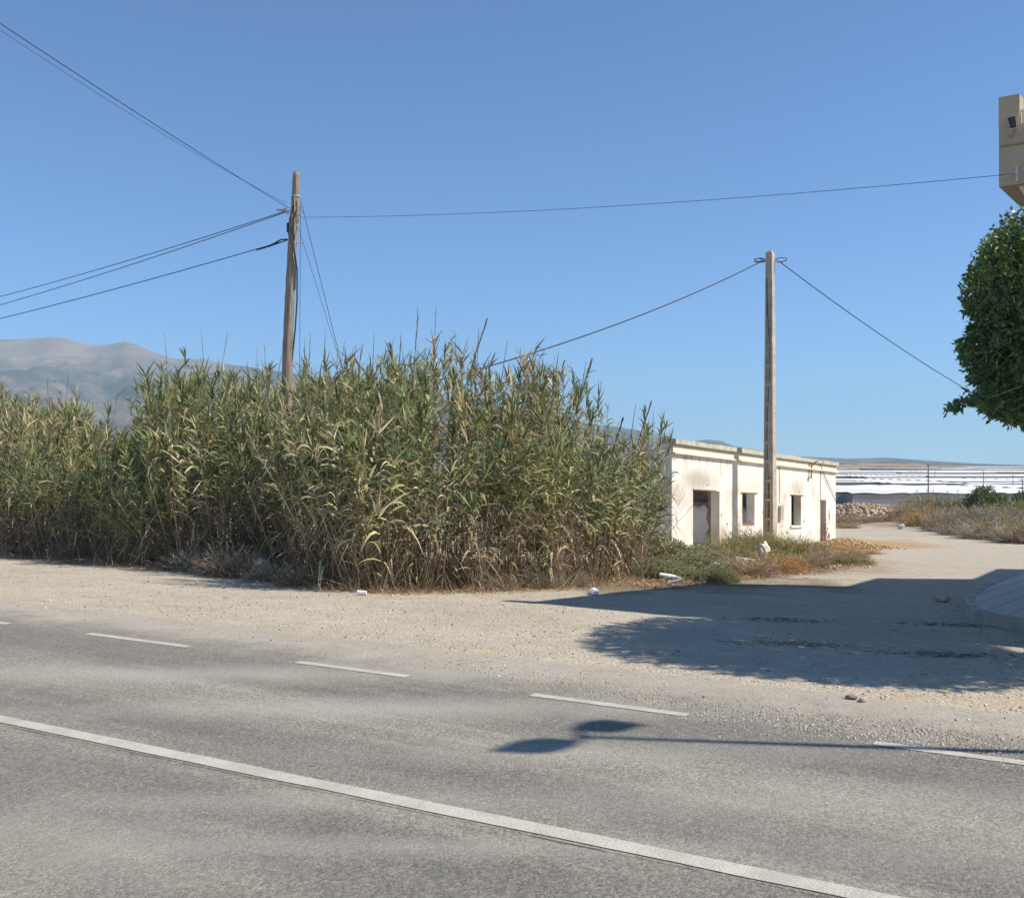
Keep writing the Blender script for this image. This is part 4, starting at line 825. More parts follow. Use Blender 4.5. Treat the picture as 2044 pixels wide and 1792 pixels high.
b_ = MB(); b_.box(onA(4.9, PT - 0.32, 0.012), (9.3, 0.03, 0.03), rot); b_.box(onA(0.17, PT - 0.32, 0.012), (0.30, 0.02, 0.02), rot); b_.build('render_band', M_tan2, bld)
b_ = MB(); t = 0.40
zt_ = EYE + (HY - 212) / F * 16.4
while t < 9.3: b_.tube([onA(t, PT, -0.1), onA(t, zt_, -0.1)], 0.014, 6); t += 0.11
b_.tube([onA(0.31, zt_, -0.1), onA(9.4, zt_, -0.1)], 0.024, 6); b_.tube([onA(0.36, PT, -0.1), onA(0.36, zt_, -0.1)], 0.03, 6); b_.build('railing', M_white, bld)
fl = empty('floodlight', onA(0.19, 7.68, 0.02)); fl.parent = bld; fl.location = Vector(onA(0.19, 7.68, 0.02)) - bld.location
def ap(x, y, z):                                       # offsets along the face, outwards, up
    q_ = C0 + aE * (0.19 + x) + nO * (0.02 + y); return (q_[0], q_[1], 7.62 + z)
b_ = MB(); vs = [ap(-0.05, 0.13, 0.09), ap(0.08, 0.13, 0.10), ap(0.09, 0.05, -0.08), ap(-0.01, 0.05, -0.09), ap(-0.04, 0.05, 0.11), ap(0.06, 0.05, 0.12), ap(0.07, 0.0, -0.06), ap(0.0, 0.0, -0.07)]
b_.add(vs, [(0, 1, 2, 3), (7, 6, 5, 4), (0, 4, 5, 1), (1, 5, 6, 2), (2, 6, 7, 3), (3, 7, 4, 0)]); 
hb = b_.build('lamp_housing', M_white); hb.parent = bld; hb.location = -bld.location
b_ = MB(); b_.add([ap(-0.042, 0.137, 0.082), ap(0.074, 0.137, 0.092), ap(0.083, 0.058, -0.072), ap(-0.006, 0.058, -0.08)], [(0, 1, 2, 3)]); gl = b_.build('lamp_glass', M_glass); gl.parent = hb
b_ = MB(); b_.tube([ap(0.0, -0.02, -0.19), ap(0.0, 0.06, -0.17), ap(0.0, 0.07, -0.1)], 0.02, 6); br_ = b_.build('lamp_bracket', M_tan); br_.parent = hb
bpy.data.objects.remove(fl)
b_ = MB(); zA = EYE + (HY - 347) / F * 16.5; b_.tube([onA(0.27, zA - 0.12, 0.02), onA(0.27, zA + 0.12, 0.02)], 0.02, 6); b_.tube([onA(0.27, zA, 0.0), onA(0.26, zA, 0.13)], 0.015, 6); b_.tube([onA(0.25, zA, 0.12), onA(0.02, zA - 0.03, 0.10)], 0.010, 6); b_.build('wall_anchor', M_bright, bld)
q = C0 + aE * 0.30 + bE * 0.34; b_ = MB(); b_.tube([(q[0], q[1], zbm + 0.2), (q[0], q[1], zbm + 0.03)], 0.025, 8); b_.tube([(q[0] - 0.07, q[1] - 0.03, zbm + 0.06), (q[0] + 0.09, q[1] + 0.02, zbm - 0.08)], 0.05, 10, 0.065); b_.tube([(q[0] - 0.06, q[1] - 0.1, zbm + 0.05), (q[0] - 0.1, q[1] - 0.12, zbm + 0.0)], 0.035, 10, 0.05); b_.build('spotlight', M_white, bld)
G = [(9.75, 16.9), (12.1, 20.2), (14.9, 19.4), (16.3, 21.6), (18.4, 21.3), (20.6, 24.9), (24.0, 23.8), (15.2, 12.0)]
b_ = MB(); b_.prism(G, -0.3, zbm + 0.21); b_.build('ground_floor_wall', M_tan, bld)
for k in (0.22, 0.5, 0.78):
    g0, g7 = Vector(G[0]), Vector(G[7]); c_ = g0.lerp(g7, k); rz_ = math.atan2(g7.y - g0.y, g7.x - g0.x)
    dn = Vector((math.sin(rz_), -math.cos(rz_)))
    for lv, hh, nm in ((2.0 if k != 0.5 else 1.3, 1.2 if k != 0.5 else 2.2, 'window' if k != 0.5 else 'door'), (4.8, 1.3, 'window')):
        cc_ = c_ + dn * 0.03; b_ = MB(); b_.box((cc_.x, cc_.y, lv), (1.2, 0.08, hh), rz_); f_ = b_.build(nm, M_white, bld)
        cc_ = c_ + dn * 0.075; b_ = MB(); b_.box((cc_.x, cc_.y, lv), (1.04, 0.02, hh - 0.16), rz_); pn = b_.build('pane', M_glass); pn.parent = f_

# ------------------------------------------------------------------ street lamp (stands just outside the right edge; its shadow crosses the road)
tip = np.array(at(1152, 1471)[:2]); LH = 8.0; base_ = tip + sh * (LH / TE)
lamp = empty('street_lamp', (base_[0], base_[1], 0)); tag(lamp, 'double headed street lamp standing at the right kerb of the road', 'street lamp')
b_ = MB(); b_.tube([(base_[0], base_[1], 0), (base_[0], base_[1], LH)], 0.075, 12, 0.04); b_.tube([(base_[0], base_[1], 0), (base_[0], base_[1], 0.6)], 0.11, 12); b_.build('pole', M_steel, lamp)
for s_, e0, e1 in ((1, (1155, 1481), (978, 1500)), (-1, (1152, 1452), (1292, 1447))):
    q0 = np.array(at(*e0)[:2]) + sh * (LH / TE); q1 = np.array(at(*e1)[:2]) + sh * (LH / TE); ax = Vector(q1 - q0); L_ = ax.length; ax.normalize(); sx_ = Vector((-ax.y, ax.x))
    prf = [(0, 0.05), (0.10, 0.125), (0.3, 0.2), (0.5, 0.21), (0.7, 0.15), (0.9, 0.055), (1.0, 0.012)]; vs = []; K = 10
    for t, wv in prf:
        for j in range(K):
            th = 2 * math.pi * j / K; c_ = Vector(q0) + ax * (t * L_) + sx_ * (math.cos(th) * wv); vs.append((c_.x, c_.y, LH + 0.02 + math.sin(th) * wv * 0.35))
    b_ = MB(); fc_ = [(i * K + j, i * K + (j + 1) % K, (i + 1) * K + (j + 1) % K, (i + 1) * K + j) for i in range(len(prf) - 1) for j in range(K)] + [tuple(range(K))[::-1], tuple(range((len(prf) - 1) * K, len(prf) * K))]
    b_.add(vs, fc_); b_.build('lamp_head', M_steel, lamp, True)
    b_ = MB(); b_.tube([(base_[0], base_[1], LH - 0.05), (q0[0], q0[1], LH + 0.02)], 0.03, 8); b_.build('arm', M_steel, lamp)

# ------------------------------------------------------------------ clipped tree at the right
tc = Vector((7.6, 12.4, 3.86)); tg = gz(tc.x, tc.y) + 0.15
tree = empty('tree', (tc.x, tc.y, tg)); tag(tree, 'dense dark green clipped tree with rounded crown below the tan building', 'tree')
b_ = MB(); b_.tube([(tc.x, tc.y, tg), (tc.x - 0.05, tc.y, tg + 1.0), (tc.x, tc.y, 2.2)], [0.17, 0.13, 0.11], 12)
for q in range(14):
    a = q * 2.4; e = random.uniform(0.75, 1.35); L_ = random.uniform(1.2, 1.7); d = Vector((math.cos(a) * math.cos(e), math.sin(a) * math.cos(e), math.sin(e) * 0.9)); s_ = Vector((tc.x, tc.y, 2.2))
    b_.tube([s_, s_ + d * L_ * 0.5 + Vector((0, 0, 0.1)), s_ + d * L_], [0.07, 0.045, 0.015], 7)
b_.build('trunk', m_wood, tree)
nb = 11000; v_ = unit(R.normal(size=(nb, 3))); lump = 0.80 + 0.30 * fbm(v_[:, 0] * 3 + v_[:, 2] * 2, v_[:, 1] * 3 - v_[:, 2], 1.2, 3, 3)
rad_ = np.where(R.random(nb) < 0.6, R.uniform(0.84, 1.03, nb), R.uniform(0.5, 0.88, nb)) * lump * 1.08
RX = np.array((2.14, 2.85, 1.76)); Pn = np.array(tc)[None] + v_ * RX * rad_[:, None]
# cut a notch and let the lower left twig reach out, as the crown does
pxs = HX + F * Pn[:, 0] / Pn[:, 1]; pys = HY - F * (Pn[:, 2] - EYE) / Pn[:, 1]
lim = np.interp(pys, [380, 425, 480, 540, 580, 620, 648, 665, 690, 720, 765, 790, 812, 835, 860], [2100, 2020, 1955, 1930, 1912, 1915, 1945, 1928, 1905, 1912, 1935, 1945, 1925, 1990, 2090])
rad_ = rad_[pxs > lim + 12]; Pn = Pn[pxs > lim + 12]
tw = np.array([pt(x, y, 11.6) for x, y in ((1892, 816), (1900, 814), (1912, 812), (1925, 806), (1935, 802), (1948, 800), (1960, 797), (1930, 795), (1945, 788), (1918, 806), (1975, 805), (1990, 812), (1984, 828), (2005, 833), (2026, 838), (2038, 832), (2015, 822))])
Pn = np.vstack([Pn, tw, tw + R.normal(0, 0.04, tw.shape)]); nb = len(Pn)
k = 16; I = np.repeat(np.arange(nb), k); m_ = nb * k; out = unit(Pn - np.array(tc)); tdir = unit(out + R.normal(0, 0.5, (nb, 3)) + np.array((0, 0, 0.35)))
B_ = Pn[I] + tdir[I] * R.uniform(-0.10, 0.10, (m_, 1)); D = unit(tdir[I] * 0.8 + R.normal(0, 0.75, (m_, 3)))
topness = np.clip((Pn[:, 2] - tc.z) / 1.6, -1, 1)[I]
lit_tint = R.random(m_) < np.clip(0.05 + 0.5 * (topness - 0.1) + 0.4 * (fbm(Pn[:, 0], Pn[:, 2], 1.6, 6, 2)[I] - 0.5), 0.02, 0.75)  # sunlight on the crown top painted in as more yellow-green leaves
C = np.where(lit_tint[:, None], pick([(0.30, 0.36, 0.06), (0.22, 0.29, 0.05), (0.40, 0.42, 0.09)], m_), pick([(0.10, 0.17, 0.055), (0.14, 0.21, 0.065), (0.07, 0.12, 0.04)], m_))
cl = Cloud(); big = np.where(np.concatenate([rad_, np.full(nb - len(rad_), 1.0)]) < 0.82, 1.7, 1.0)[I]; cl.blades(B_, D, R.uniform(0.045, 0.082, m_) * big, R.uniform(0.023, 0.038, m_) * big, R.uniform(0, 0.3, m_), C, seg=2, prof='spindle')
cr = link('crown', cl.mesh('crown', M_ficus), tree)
b_ = MB(); q = [Vector(pt(x, y, 11.6)) for x, y in ((1893, 816), (1925, 806), (1965, 798), (2040, 770))]; b_.tube(q, [0.003, 0.004, 0.006, 0.008], 5); b_.tube([Vector(pt(1984, 830, 11.6)), Vector(pt(2030, 815, 11.6)), Vector(pt(2080, 780, 11.6))], [0.003, 0.004, 0.006], 5); b_.build('twig', m_wood, tree)

# ------------------------------------------------------------------ shrubs
def shrub_mesh(kind, n_=900):
    c_ = Cloud()
    if kind in ('leafy', 'round'):
        lp = [(0.20, 0.22, 0.10)]                               # dense low green bush, radius 1 height 1
        v_ = unit(R.normal(size=(n_, 3))); v_[:, 2] = np.abs(v_[:, 2]); rad = (0.55 + 0.5 * R.random(n_) ** 0.4) * (0.75 + 0.5 * fbm(v_[:, 0] * 2 + 5, v_[:, 1] * 2 + v_[:, 2], 1.3, 2, 2))
        P_ = v_ * rad[:, None]; k = 7; I = np.repeat(np.arange(n_), k); m_ = n_ * k; D = unit(v_[I] + R.normal(0, 0.7, (m_, 3)) + np.array((0, 0, 0.3)))
        c_.blades(P_[I] + R.normal(0, 0.03, (m_, 3)), D, R.uniform(0.06, 0.13, m_), R.uniform(0.022, 0.04, m_), 0.1, pick([(0.32, 0.32, 0.16), (0.38, 0.37, 0.20), (0.22, 0.22, 0.12), (0.48, 0.45, 0.27)] if kind == 'leafy' else [(0.10, 0.14, 0.05), (0.14, 0.19, 0.065), (0.19, 0.22, 0.09)], m_, 0.3), seg=2, prof='spindle')
        B0 = np.zeros((220, 3)); c_.blades(B0, unit(R.normal(size=(220, 3)) * (1, 1, 0.5) + (0, 0, 0.6)), R.uniform(0.5, 1.0, 220), 0.014, 0.1, pick([(0.2, 0.15, 0.1)], 220), seg=3)
    else:
        pal = {'olive': [(0.42, 0.37, 0.16), (0.33, 0.30, 0.14), (0.48, 0.42, 0.21), (0.27, 0.26, 0.13)], 'dry': [(0.48, 0.36, 0.24), (0.40, 0.29, 0.20), (0.55, 0.43, 0.29), (0.32, 0.235, 0.17)], 'straw': [(0.55, 0.34, 0.15), (0.62, 0.42, 0.20), (0.46, 0.27, 0.12)],
               'grey': [(0.38, 0.32, 0.25), (0.31, 0.26, 0.21), (0.45, 0.38, 0.28), (0.34, 0.31, 0.20)], 'ochre': [(0.55, 0.38, 0.18), (0.46, 0.33, 0.17), (0.38, 0.31, 0.16)], 'dark': [(0.045, 0.075, 0.025), (0.06, 0.10, 0.03), (0.09, 0.13, 0.045)]}[kind]
        m0 = n_ // 3; az = R.uniform(0, 6.28, m0); el = np.arccos(R.uniform(0.02, 1, m0)) ; D = np.stack([np.cos(az) * np.sin(el), np.sin(az) * np.sin(el), np.cos(el) * 0.95 + 0.12], 1)
        B_ = np.stack([np.cos(az), np.sin(az), 0 * az], 1) * R.uniform(0, 0.35, (m0, 1)); Lm = R.uniform(0.55, 1.0, m0) * (0.7 + 0.55 * fbm(D[:, 0] * 2 + 9, D[:, 1] * 2, 1.5, 4, 2)); c0 = pick(pal, m0, 0.25)
        c_.blades(B_, D, Lm, 0.012, R.uniform(-0.05, 0.25, m0), c0 * 0.85, seg=3)
        k = 14; I = np.repeat(np.arange(m0), k); m_ = m0 * k; tt = R.uniform(0.35, 1.0, m_); D2 = unit(unit(D)[I] + R.normal(0, 0.55, (m_, 3)) + (0, 0, 0.25))
        c_.blades(B_[I] + unit(D)[I] * (Lm[I] * tt)[:, None], D2, R.uniform(0.08, 0.22, m_), R.uniform(0.008, 0.016, m_) if kind != 'dark' else R.uniform(0.014, 0.026, m_), R.uniform(0, 0.3, m_), c0[I] * R.uniform(0.75, 1.3, (m_, 1)), seg=2)
    return c_.mesh(kind + '_shrub', M_dry if kind not in ('leafy', 'round') else M_bush)
SH = {k: [shrub_mesh(k, 1100), shrub_mesh(k, 1100)] for k in ('leafy', 'olive', 'dry', 'straw', 'grey', 'ochre', 'round')}
def shrub(kind, px_, py_, rad, h, label, cat='shrub', grp=None, name='shrub', dy=0.0):
    x, y, g = at(px_, py_); y += dy; x = (px_ - HX) / F * y; g = gz(x, y)
    o = link(name, SH[kind][random.randint(0, 1)]); o.location = (x, y, g - 0.03); o.scale = (rad, rad * 0.9, h); o.rotation_euler = (0, 0, random.uniform(0, 6.28)); tag(o, label, cat, grp); return o
# green bushes between the reeds and the ruin
for (x, y, r_, h_) in ((1285, 1130, 0.9, 0.85), (1312, 1132, 0.9, 0.85), (1342, 1136, 0.9, 0.68), (1375, 1144, 0.8, 0.5), (1405, 1142, 0.7, 0.45), (1335, 1152, 0.7, 0.4), (1298, 1150, 0.6, 0.45), (1372, 1156, 0.55, 0.32), (1428, 1138, 0.6, 0.45), (1398, 1122, 0.9, 0.5), (1436, 1158, 0.45, 0.4), (1448, 1160, 0.35, 0.3), (1424, 1160, 0.4, 0.32)):
    shrub('leafy', x, y, r_, h_, 'low dense green bush between the reed bed and the ruin doorway', 'bush', 'green bushes by the ruin doorway', 'bush')
for (x, y, r_, h_) in ((1455, 1113, 1.0, 1.05), (1480, 1110, 1.0, 1.15), (1505, 1112, 1.0, 1.05), (1530, 1108, 1.0, 1.05), (1560, 1110, 1.0, 1.0), (1588, 1112, 1.0, 0.9), (1612, 1112, 0.9, 0.7), (1470, 1122, 0.8, 0.7), (1545, 1120, 0.8, 0.6), (1600, 1124, 0.8, 0.5), (1690, 1128, 0.6, 0.45), (1712, 1126, 0.6, 0.4)):
    shrub('olive', x, y, r_, h_, 'feathery olive green weed bush in front of the ruin windows', 'weed bush', 'olive weeds in front of the ruin', 'weed_bush')
for (x, y, r_, h_) in ((1475, 1148, 0.8, 0.55), (1500, 1150, 0.8, 0.6), (1522, 1144, 0.7, 0.5), (1460, 1140, 0.6, 0.6), (1620, 1132, 0.7, 0.5), (1650, 1126, 0.8, 0.55), (1668, 1124, 0.8, 0.6), (1635, 1118, 0.6, 0.7), (1705, 1112, 0.6, 0.35), (1430, 1128, 0.5, 0.6)):
    shrub('dry', x, y, r_, h_, 'brown dead brush tangle on the verge before the ruin', 'dry brush', 'dead brush before the ruin', 'dry_brush')
for i, (x, y, r_, h_) in enumerate(((1548, 1142, 0.85, 0.62), (1570, 1136, 0.7, 0.45), (1690, 1098, 0.9, 0.32), (1720, 1105, 1.0, 0.28))):
    shrub('straw', x, y, r_, h_, ('orange straw heap below the white debris before the ruin' if i < 2 else 'ochre straw and earth heap at the right corner of the ruin'), 'straw heap', 'orange straw heaps' if i < 2 else 'ochre heaps at the ruin corner', 'straw_heap')
# brush right of the track
ys = []
for i in range(46):
    u_ = random.random(); x = 1795 + u_ * 330; fy = 1052 + (x - 1795) * 0.135; y = fy - random.random() ** 1.2 * (22 + (x - 1795) * 0.07); 
    kd = 'ochre' if (x < 1880 and y < 1050 and random.random() < 0.7) else random.choice(['grey', 'grey', 'dry', 'grey', 'olive'])
    lab = {'ochre': 'rusty ochre dry bush at the left end of the thicket right of the track', 'grey': 'grey brown dead bush in the thicket right of the track', 'dry': 'brown twiggy dry bush in the thicket right of the track', 'olive': 'dull olive bush in the thicket right of the track'}[kd]
    shrub(kd, x, y, random.uniform(1.2, 2.1), random.uniform(1.0, 1.7), lab, 'bush', {'ochre': 'rusty ochre bushes right of the track', 'grey': 'grey dead bushes right of the track', 'dry': 'brown dry bushes right of the track', 'olive': 'dull olive bushes right of the track'}[kd], 'dry_bush')
for (x, y, r_, h_) in ((1835, 1032, 2.2, 1.9), (1858, 1032, 2.5, 2.3), (1885, 1032, 2.6, 2.1), (1815, 1033, 1.4, 1.3), (1912, 1032, 2.3, 1.8), (1945, 1036, 2.0, 1.2), (1975, 1038, 2.0, 1.2), (2000, 1036, 2.2, 1.4), (2025, 1036, 2.5, 1.9), (2070, 1034, 2.8, 1.9)):
    shrub(random.choice(['dry', 'grey', 'olive']), x, y, r_, h_, 'taller faded bush along the back of the thicket beside the track', 'bush', 'tall faded bushes behind the thicket', 'tall_bush')
o = shrub('round', 1966, 1034, 1.8, 2.25, 'large rounded dark green bush rising above the dry thicket', 'bush', None, 'green_bush')
o = shrub('round', 2040, 1032, 0.9, 1.9, 'small spiky green bush at the right edge behind the thicket', 'bush', None, 'green_bush')
for (x, y, r_, h_) in ((1680, 1046, 1.6, 0.9), (1700, 1043, 1.6, 0.8), (1722, 1042, 1.4, 0.6), (1745, 1041, 1.3, 0.6), (1770, 1040, 1.3, 0.7), (1690, 1054, 1.0, 0.5), (1660, 1048, 1.6, 1.0)):
    shrub('dry', x, y, r_, h_, 'low brown scrub on the bank behind the right end of the ruin', 'scrub', 'low scrub behind the ruin corner', 'low_scrub')
# undergrowth at the foot of the reeds on the left
for (x, y, r_, h_) in ((420, 1142, 0.9, 0.7), (470, 1150, 1.0, 0.8), (560, 1160, 0.8, 0.55), (380, 1136, 0.9, 0.6), (610, 1168, 0.7, 0.5), (320, 1130, 0.8, 0.6), (150, 1116, 0.8, 0.6), (60, 1108, 0.8, 0.5), (230, 1122, 0.7, 0.5), (985, 1176, 0.5, 0.4), (1080, 1172, 0.5, 0.45), (1140, 1168, 0.5, 0.4)):
    shrub(random.choice(['dry', 'grey']), x, y, r_, h_, 'low scrubby weed clump at the shaded foot of the reeds', 'weeds', 'weed clumps at the foot of the reeds', 'weed_clump')

# ------------------------------------------------------------------ litter, stones
def crumple(name, loc, sz, m, label, cat, seed, spiky=0.35):
    rs = np.random.default_rng(seed); import bmesh
    bm = bmesh.new(); bmesh.ops.create_icosphere(bm, subdivisions=3, radius=1.0)
    for v in bm.verts:
        p_ = v.co.copy(); k = 1 + spiky * (float(fbm(p_.x * 2 + seed, p_.y * 2 + p_.z * 1.7, 1.0, seed % 9, 3)) - 0.5) * 2.4
        v.co = Vector((p_.x * k * sz[0] / 2, p_.y * k * sz[1] / 2, (p_.z * k * 0.5 + 0.42) * sz[2]))
    me = bpy.data.meshes.new(name); bm.to_mesh(me); bm.free(); me.materials.append(m); o = link(name, me); o.location = loc; o.rotation_euler = (0, 0, seed); tag(o, label, cat); return o
def gp(px_, py_, dz=0.0): q = at(px_, py_); return (q[0], q[1], q[2] + dz)
crumple('plastic_bag', gp(521, 1152), (0.55, 0.4, 0.42), M_bag, 'white plastic bag caught at the shaded foot of the reeds', 'bag', 3)
o = MB(); q = gp(724, 1190, 0.045); o.tube([(q[0] - 0.09, q[1], q[2]), (q[0] + 0.07, q[1] - 0.02, q[2])], 0.05, 14, 0.035); cup = o.build('paper_cup', M_bag); tag(cup, 'small white cup lying before the dry grass of the reeds', 'cup')
crumple('plastic_wrapper', gp(1185, 1186), (0.28, 0.2, 0.13), M_bag, 'crumpled white wrapper at the reed edge beside the shadow tip', 'litter', 8)
crumple('plastic_bag', gp(1428, 1152, 0.15), (0.36, 0.26, 0.26), M_bag, 'greyish white plastic bag on top of the dark heap before the ruin', 'bag', 12)
crumple('white_debris', gp(1522, 1126, 0.22), (0.55, 0.35, 0.48), M_bag2, 'tall crumpled white sack standing on the straw before the ruin', 'sack', 17, 0.6)
crumple('white_debris', gp(1478, 1130), (0.8, 0.3, 0.28), M_bag2, 'low white plastic sheet in the brush left of the straw heap', 'plastic sheet', 19, 0.6)
for i, (x, y, l_, lab) in enumerate(((1338, 1158, 0.55, 'broken pale pipe piece lying on the verge below the green bush'), (1350, 1168, 0.5, 'bent white plastic strip lying below the pale pipe piece'), (1328, 1163, 0.4, 'short white stick lying left of the pale pipe piece'))):
    q = gp(x, y, 0.06); b_ = MB(); a = 0.4 + i * 1.9; b_.tube([(q[0] - l_ / 2 * math.cos(a), q[1], q[2] + 0.10), (q[0], q[1] + 0.05, q[2] + 0.06), (q[0] + l_ / 2 * math.cos(a), q[1] + 0.1, q[2])], 0.045 - 0.012 * i, 8); tag(b_.build('plastic_scrap', M_bag), lab, 'scrap')
crumple('rock', gp(1880, 1199), (0.34, 0.25, 0.16), M_kerb, 'pale rock lying in the building shade near the kerb', 'rock', 5)
crumple('rock', gp(1700, 1396), (0.10, 0.08, 0.05), M_brick, 'dark fist-sized stone on the verge above the last dash', 'rock', 6)
crumple('rock', gp(1722, 1401), (0.09, 0.07, 0.05), M_kerb, 'pale stone just right of the dark fist-sized stone', 'rock', 7)
for i, (x, y, k) in enumerate(((2020, 1078, 0.9), (1985, 1052, 0.5), (1905, 1058, 0.8), (1900, 1064, 0.4), (1940, 1060, 0.4), (1860, 1012, 0.6), (1800, 1055, 0.5), (2000, 1038, 0.7), (1935, 1067, 0.3))):
    crumple('litter_scrap', gp(x, y, 0.05), (k * 1.2, k * 0.7, k * 0.55), M_bag, ('largest white scrap heap by the track at right edge', 'white scrap low among the bushes near the right edge', 'white scrap at the thicket foot, left of the middle', 'small pale scrap just under the thicket foot scrap', 'small white litter at the middle of the thicket foot', 'white scrap perched on top of the thicket', 'pale scrap at the left tip of the thicket', 'white scrap high among the grey bushes at right', 'tiny white scrap beside the track below the thicket')[i], 'litter', 30 + i, 0.6)

def stones(name, n_, sampler, smin, smax, pal, label, cat, flat=0.65, tagk='stuff'):
    P2 = sampler(n_); n_ = len(P2); sz = smin + (smax - smin) * R.random(n_) ** 3.5; P3 = np.stack([P2[:, 0], P2[:, 1], ground(P2[:, 0], P2[:, 1]) + sz * 0.12], 1)
    V, Q, C = rocks(n_, P3, sz, pick(pal, n_, 0.25), flat); o = link(name, mesh_np(name, V, Q, M_stone, C)); tag(o, label, cat, kind=tagk); return o
def verge(n_):
    P = np.stack([R.uniform(-16, 14, n_), R.uniform(8, 26, n_)], 1); d = road_d(P[:, 0], P[:, 1]); k = (d > 0.5) & (np.abs(P[:, 0]) < P[:, 1] * 0.62) & (R.random(n_) < 0.25 + 1.1 * (fbm(P[:, 0], P[:, 1], 0.5, 12, 3) - 0.3)) & (~inside(P, bed)) & (~inside(P, np.array(kp)))
    return P[k & (R.random(n_) < np.clip(1.25 - d / 16, 0.15, 1))]
stones('gravel', 60000, verge, 0.005, 0.032, [(0.47, 0.41, 0.33), (0.36, 0.30, 0.24), (0.60, 0.54, 0.45), (0.28, 0.23, 0.19), (0.52, 0.46, 0.37)], 'loose gravel and small stones scattered over the dirt verge', 'gravel')
def edge(n_):
    q = np.array([at(x, y)[:2] for x, y in ((900, 1322), (1100, 1362), (1300, 1400), (1500, 1430), (1700, 1458), (1880, 1478), (2044, 1500), (2300, 1530))]); pr_ = np.array([0.6, 0.8, 1.2, 1.5, 1.5, 1.3, 1.0]); i = R.choice(7, n_, p=pr_ / pr_.sum()); return q[i] + (q[i + 1] - q[i]) * R.random((n_, 1)) + np.stack([R.normal(0, 0.1, n_), R.normal(0.05, 0.26, n_)], 1)
stones('edge_gravel', 20000, edge, 0.005, 0.021, [(0.43, 0.385, 0.32), (0.33, 0.29, 0.245), (0.52, 0.47, 0.39), (0.25, 0.22, 0.19), (0.47, 0.41, 0.33)], 'coarse grey gravel strewn along the ragged edge of the asphalt', 'gravel')
def foot(n_):
    q = [at(x, y)[:2] for x, y in ((1255, 1172), (1330, 1166), (1400, 1158), (1480, 1156), (1560, 1148), (1640, 1138), (1720, 1130))]; q = np.array(q); i = R.integers(0, len(q) - 1, n_); return q[i] + (q[i + 1] - q[i]) * R.random((n_, 1)) + R.normal(0, 0.3, (n_, 2)) + (0, 0.35)
stones('rubble', 800, foot, 0.015, 0.10, [(0.40, 0.29, 0.18), (0.34, 0.23, 0.14), (0.46, 0.36, 0.26), (0.55, 0.48, 0.40)], 'small rubble and litter along the verge before the ruin', 'rubble')
cl = Cloud(); P2 = foot(7000) + R.normal(0, 0.18, (7000, 2)); P3 = np.stack([P2[:, 0], P2[:, 1], ground(P2[:, 0], P2[:, 1]) + 0.01], 1); az = R.uniform(0, 6.28, 7000)
cl.blades(P3, np.stack([np.cos(az), np.sin(az), R.uniform(0, 0.8, 7000)], 1), R.uniform(0.05, 0.26, 7000), R.uniform(0.006, 0.014, 7000), 0.2, pick([(0.48, 0.30, 0.16), (0.40, 0.25, 0.14), (0.52, 0.38, 0.22), (0.30, 0.20, 0.13)], 7000), seg=2)
tag(link('straw_litter', cl.mesh('straw_litter', M_dry)), 'orange brown straw and stalks littering the verge edge before the ruin', 'straw', kind='stuff')
def heap(cx, cy, rx, ry, hh):
    def f(n_):
        return np.array(at(cx, cy)[:2]) + R.normal(0, 1, (n_, 2)) * (rx, ry) * 0.5
    return f
def heap_obj(name, px_, py_, n_, rx, ry, hh, smin, smax, pal, label):
    c_ = np.array(at(px_, py_)[:2]); D_ = R.normal(0, 0.45, (n_, 2)); P2 = c_ + D_ * (rx, ry); lump = np.exp(-(D_ ** 2).sum(1) * 1.6) * (0.6 + 0.8 * fbm(P2[:, 0], P2[:, 1], 0.6, 9, 2)); sz = smin + (smax - smin) * R.random(n_) ** 2
    P3 = np.stack([P2[:, 0], P2[:, 1], ground(P2[:, 0], P2[:, 1]) + lump * hh], 1); V, Q, C = rocks(n_, P3, sz, pick(pal, n_, 0.3), 0.6); o = link(name, mesh_np(name, V, Q, M_stone, C)); tag(o, label, 'rubble', kind='stuff')
heap_obj('rubble_heap', 1722, 1037, 4200, 5.0, 2.0, 1.1, 0.08, 0.42, [(0.46, 0.34, 0.24), (0.36, 0.26, 0.18), (0.56, 0.46, 0.35), (0.28, 0.20, 0.14)], 'heap of pale broken masonry across the far end of the track')
heap_obj('rubble_heap', 1690, 1092, 5000, 1.6, 1.6, 0.42, 0.015, 0.11, [(0.46, 0.31, 0.16), (0.40, 0.26, 0.13), (0.50, 0.37, 0.22)], 'ochre heap of earth and stones at the right foot of the ruin')
def shade_scraps(n_):
    c_ = [at(1590, 1285)[:2], at(1880, 1305)[:2], at(1560, 1240)[:2], at(1900, 1245)[:2]]; i = R.integers(0, 4, n_); return np.array(c_)[i] + R.normal(0, 1, (n_, 2)) * (0.45, 0.14)
cl = Cloud(); P2 = shade_scraps(700); P3 = np.stack([P2[:, 0], P2[:, 1], ground(P2[:, 0], P2[:, 1]) + 0.01], 1); az = R.uniform(0, 6.28, 700); cl.blades(P3, np.stack([np.cos(az), np.sin(az), 0.25 * R.random(700)], 1), R.uniform(0.04, 0.16, 700), 0.01, 0.1, pick([(0.12, 0.10, 0.07), (0.2, 0.16, 0.1)], 700), seg=2)
tag(link('dead_leaves', cl.mesh('dead_leaves', M_dry)), 'streaks of dead leaves and twigs lying in the building shade', 'leaf litter', kind='stuff')

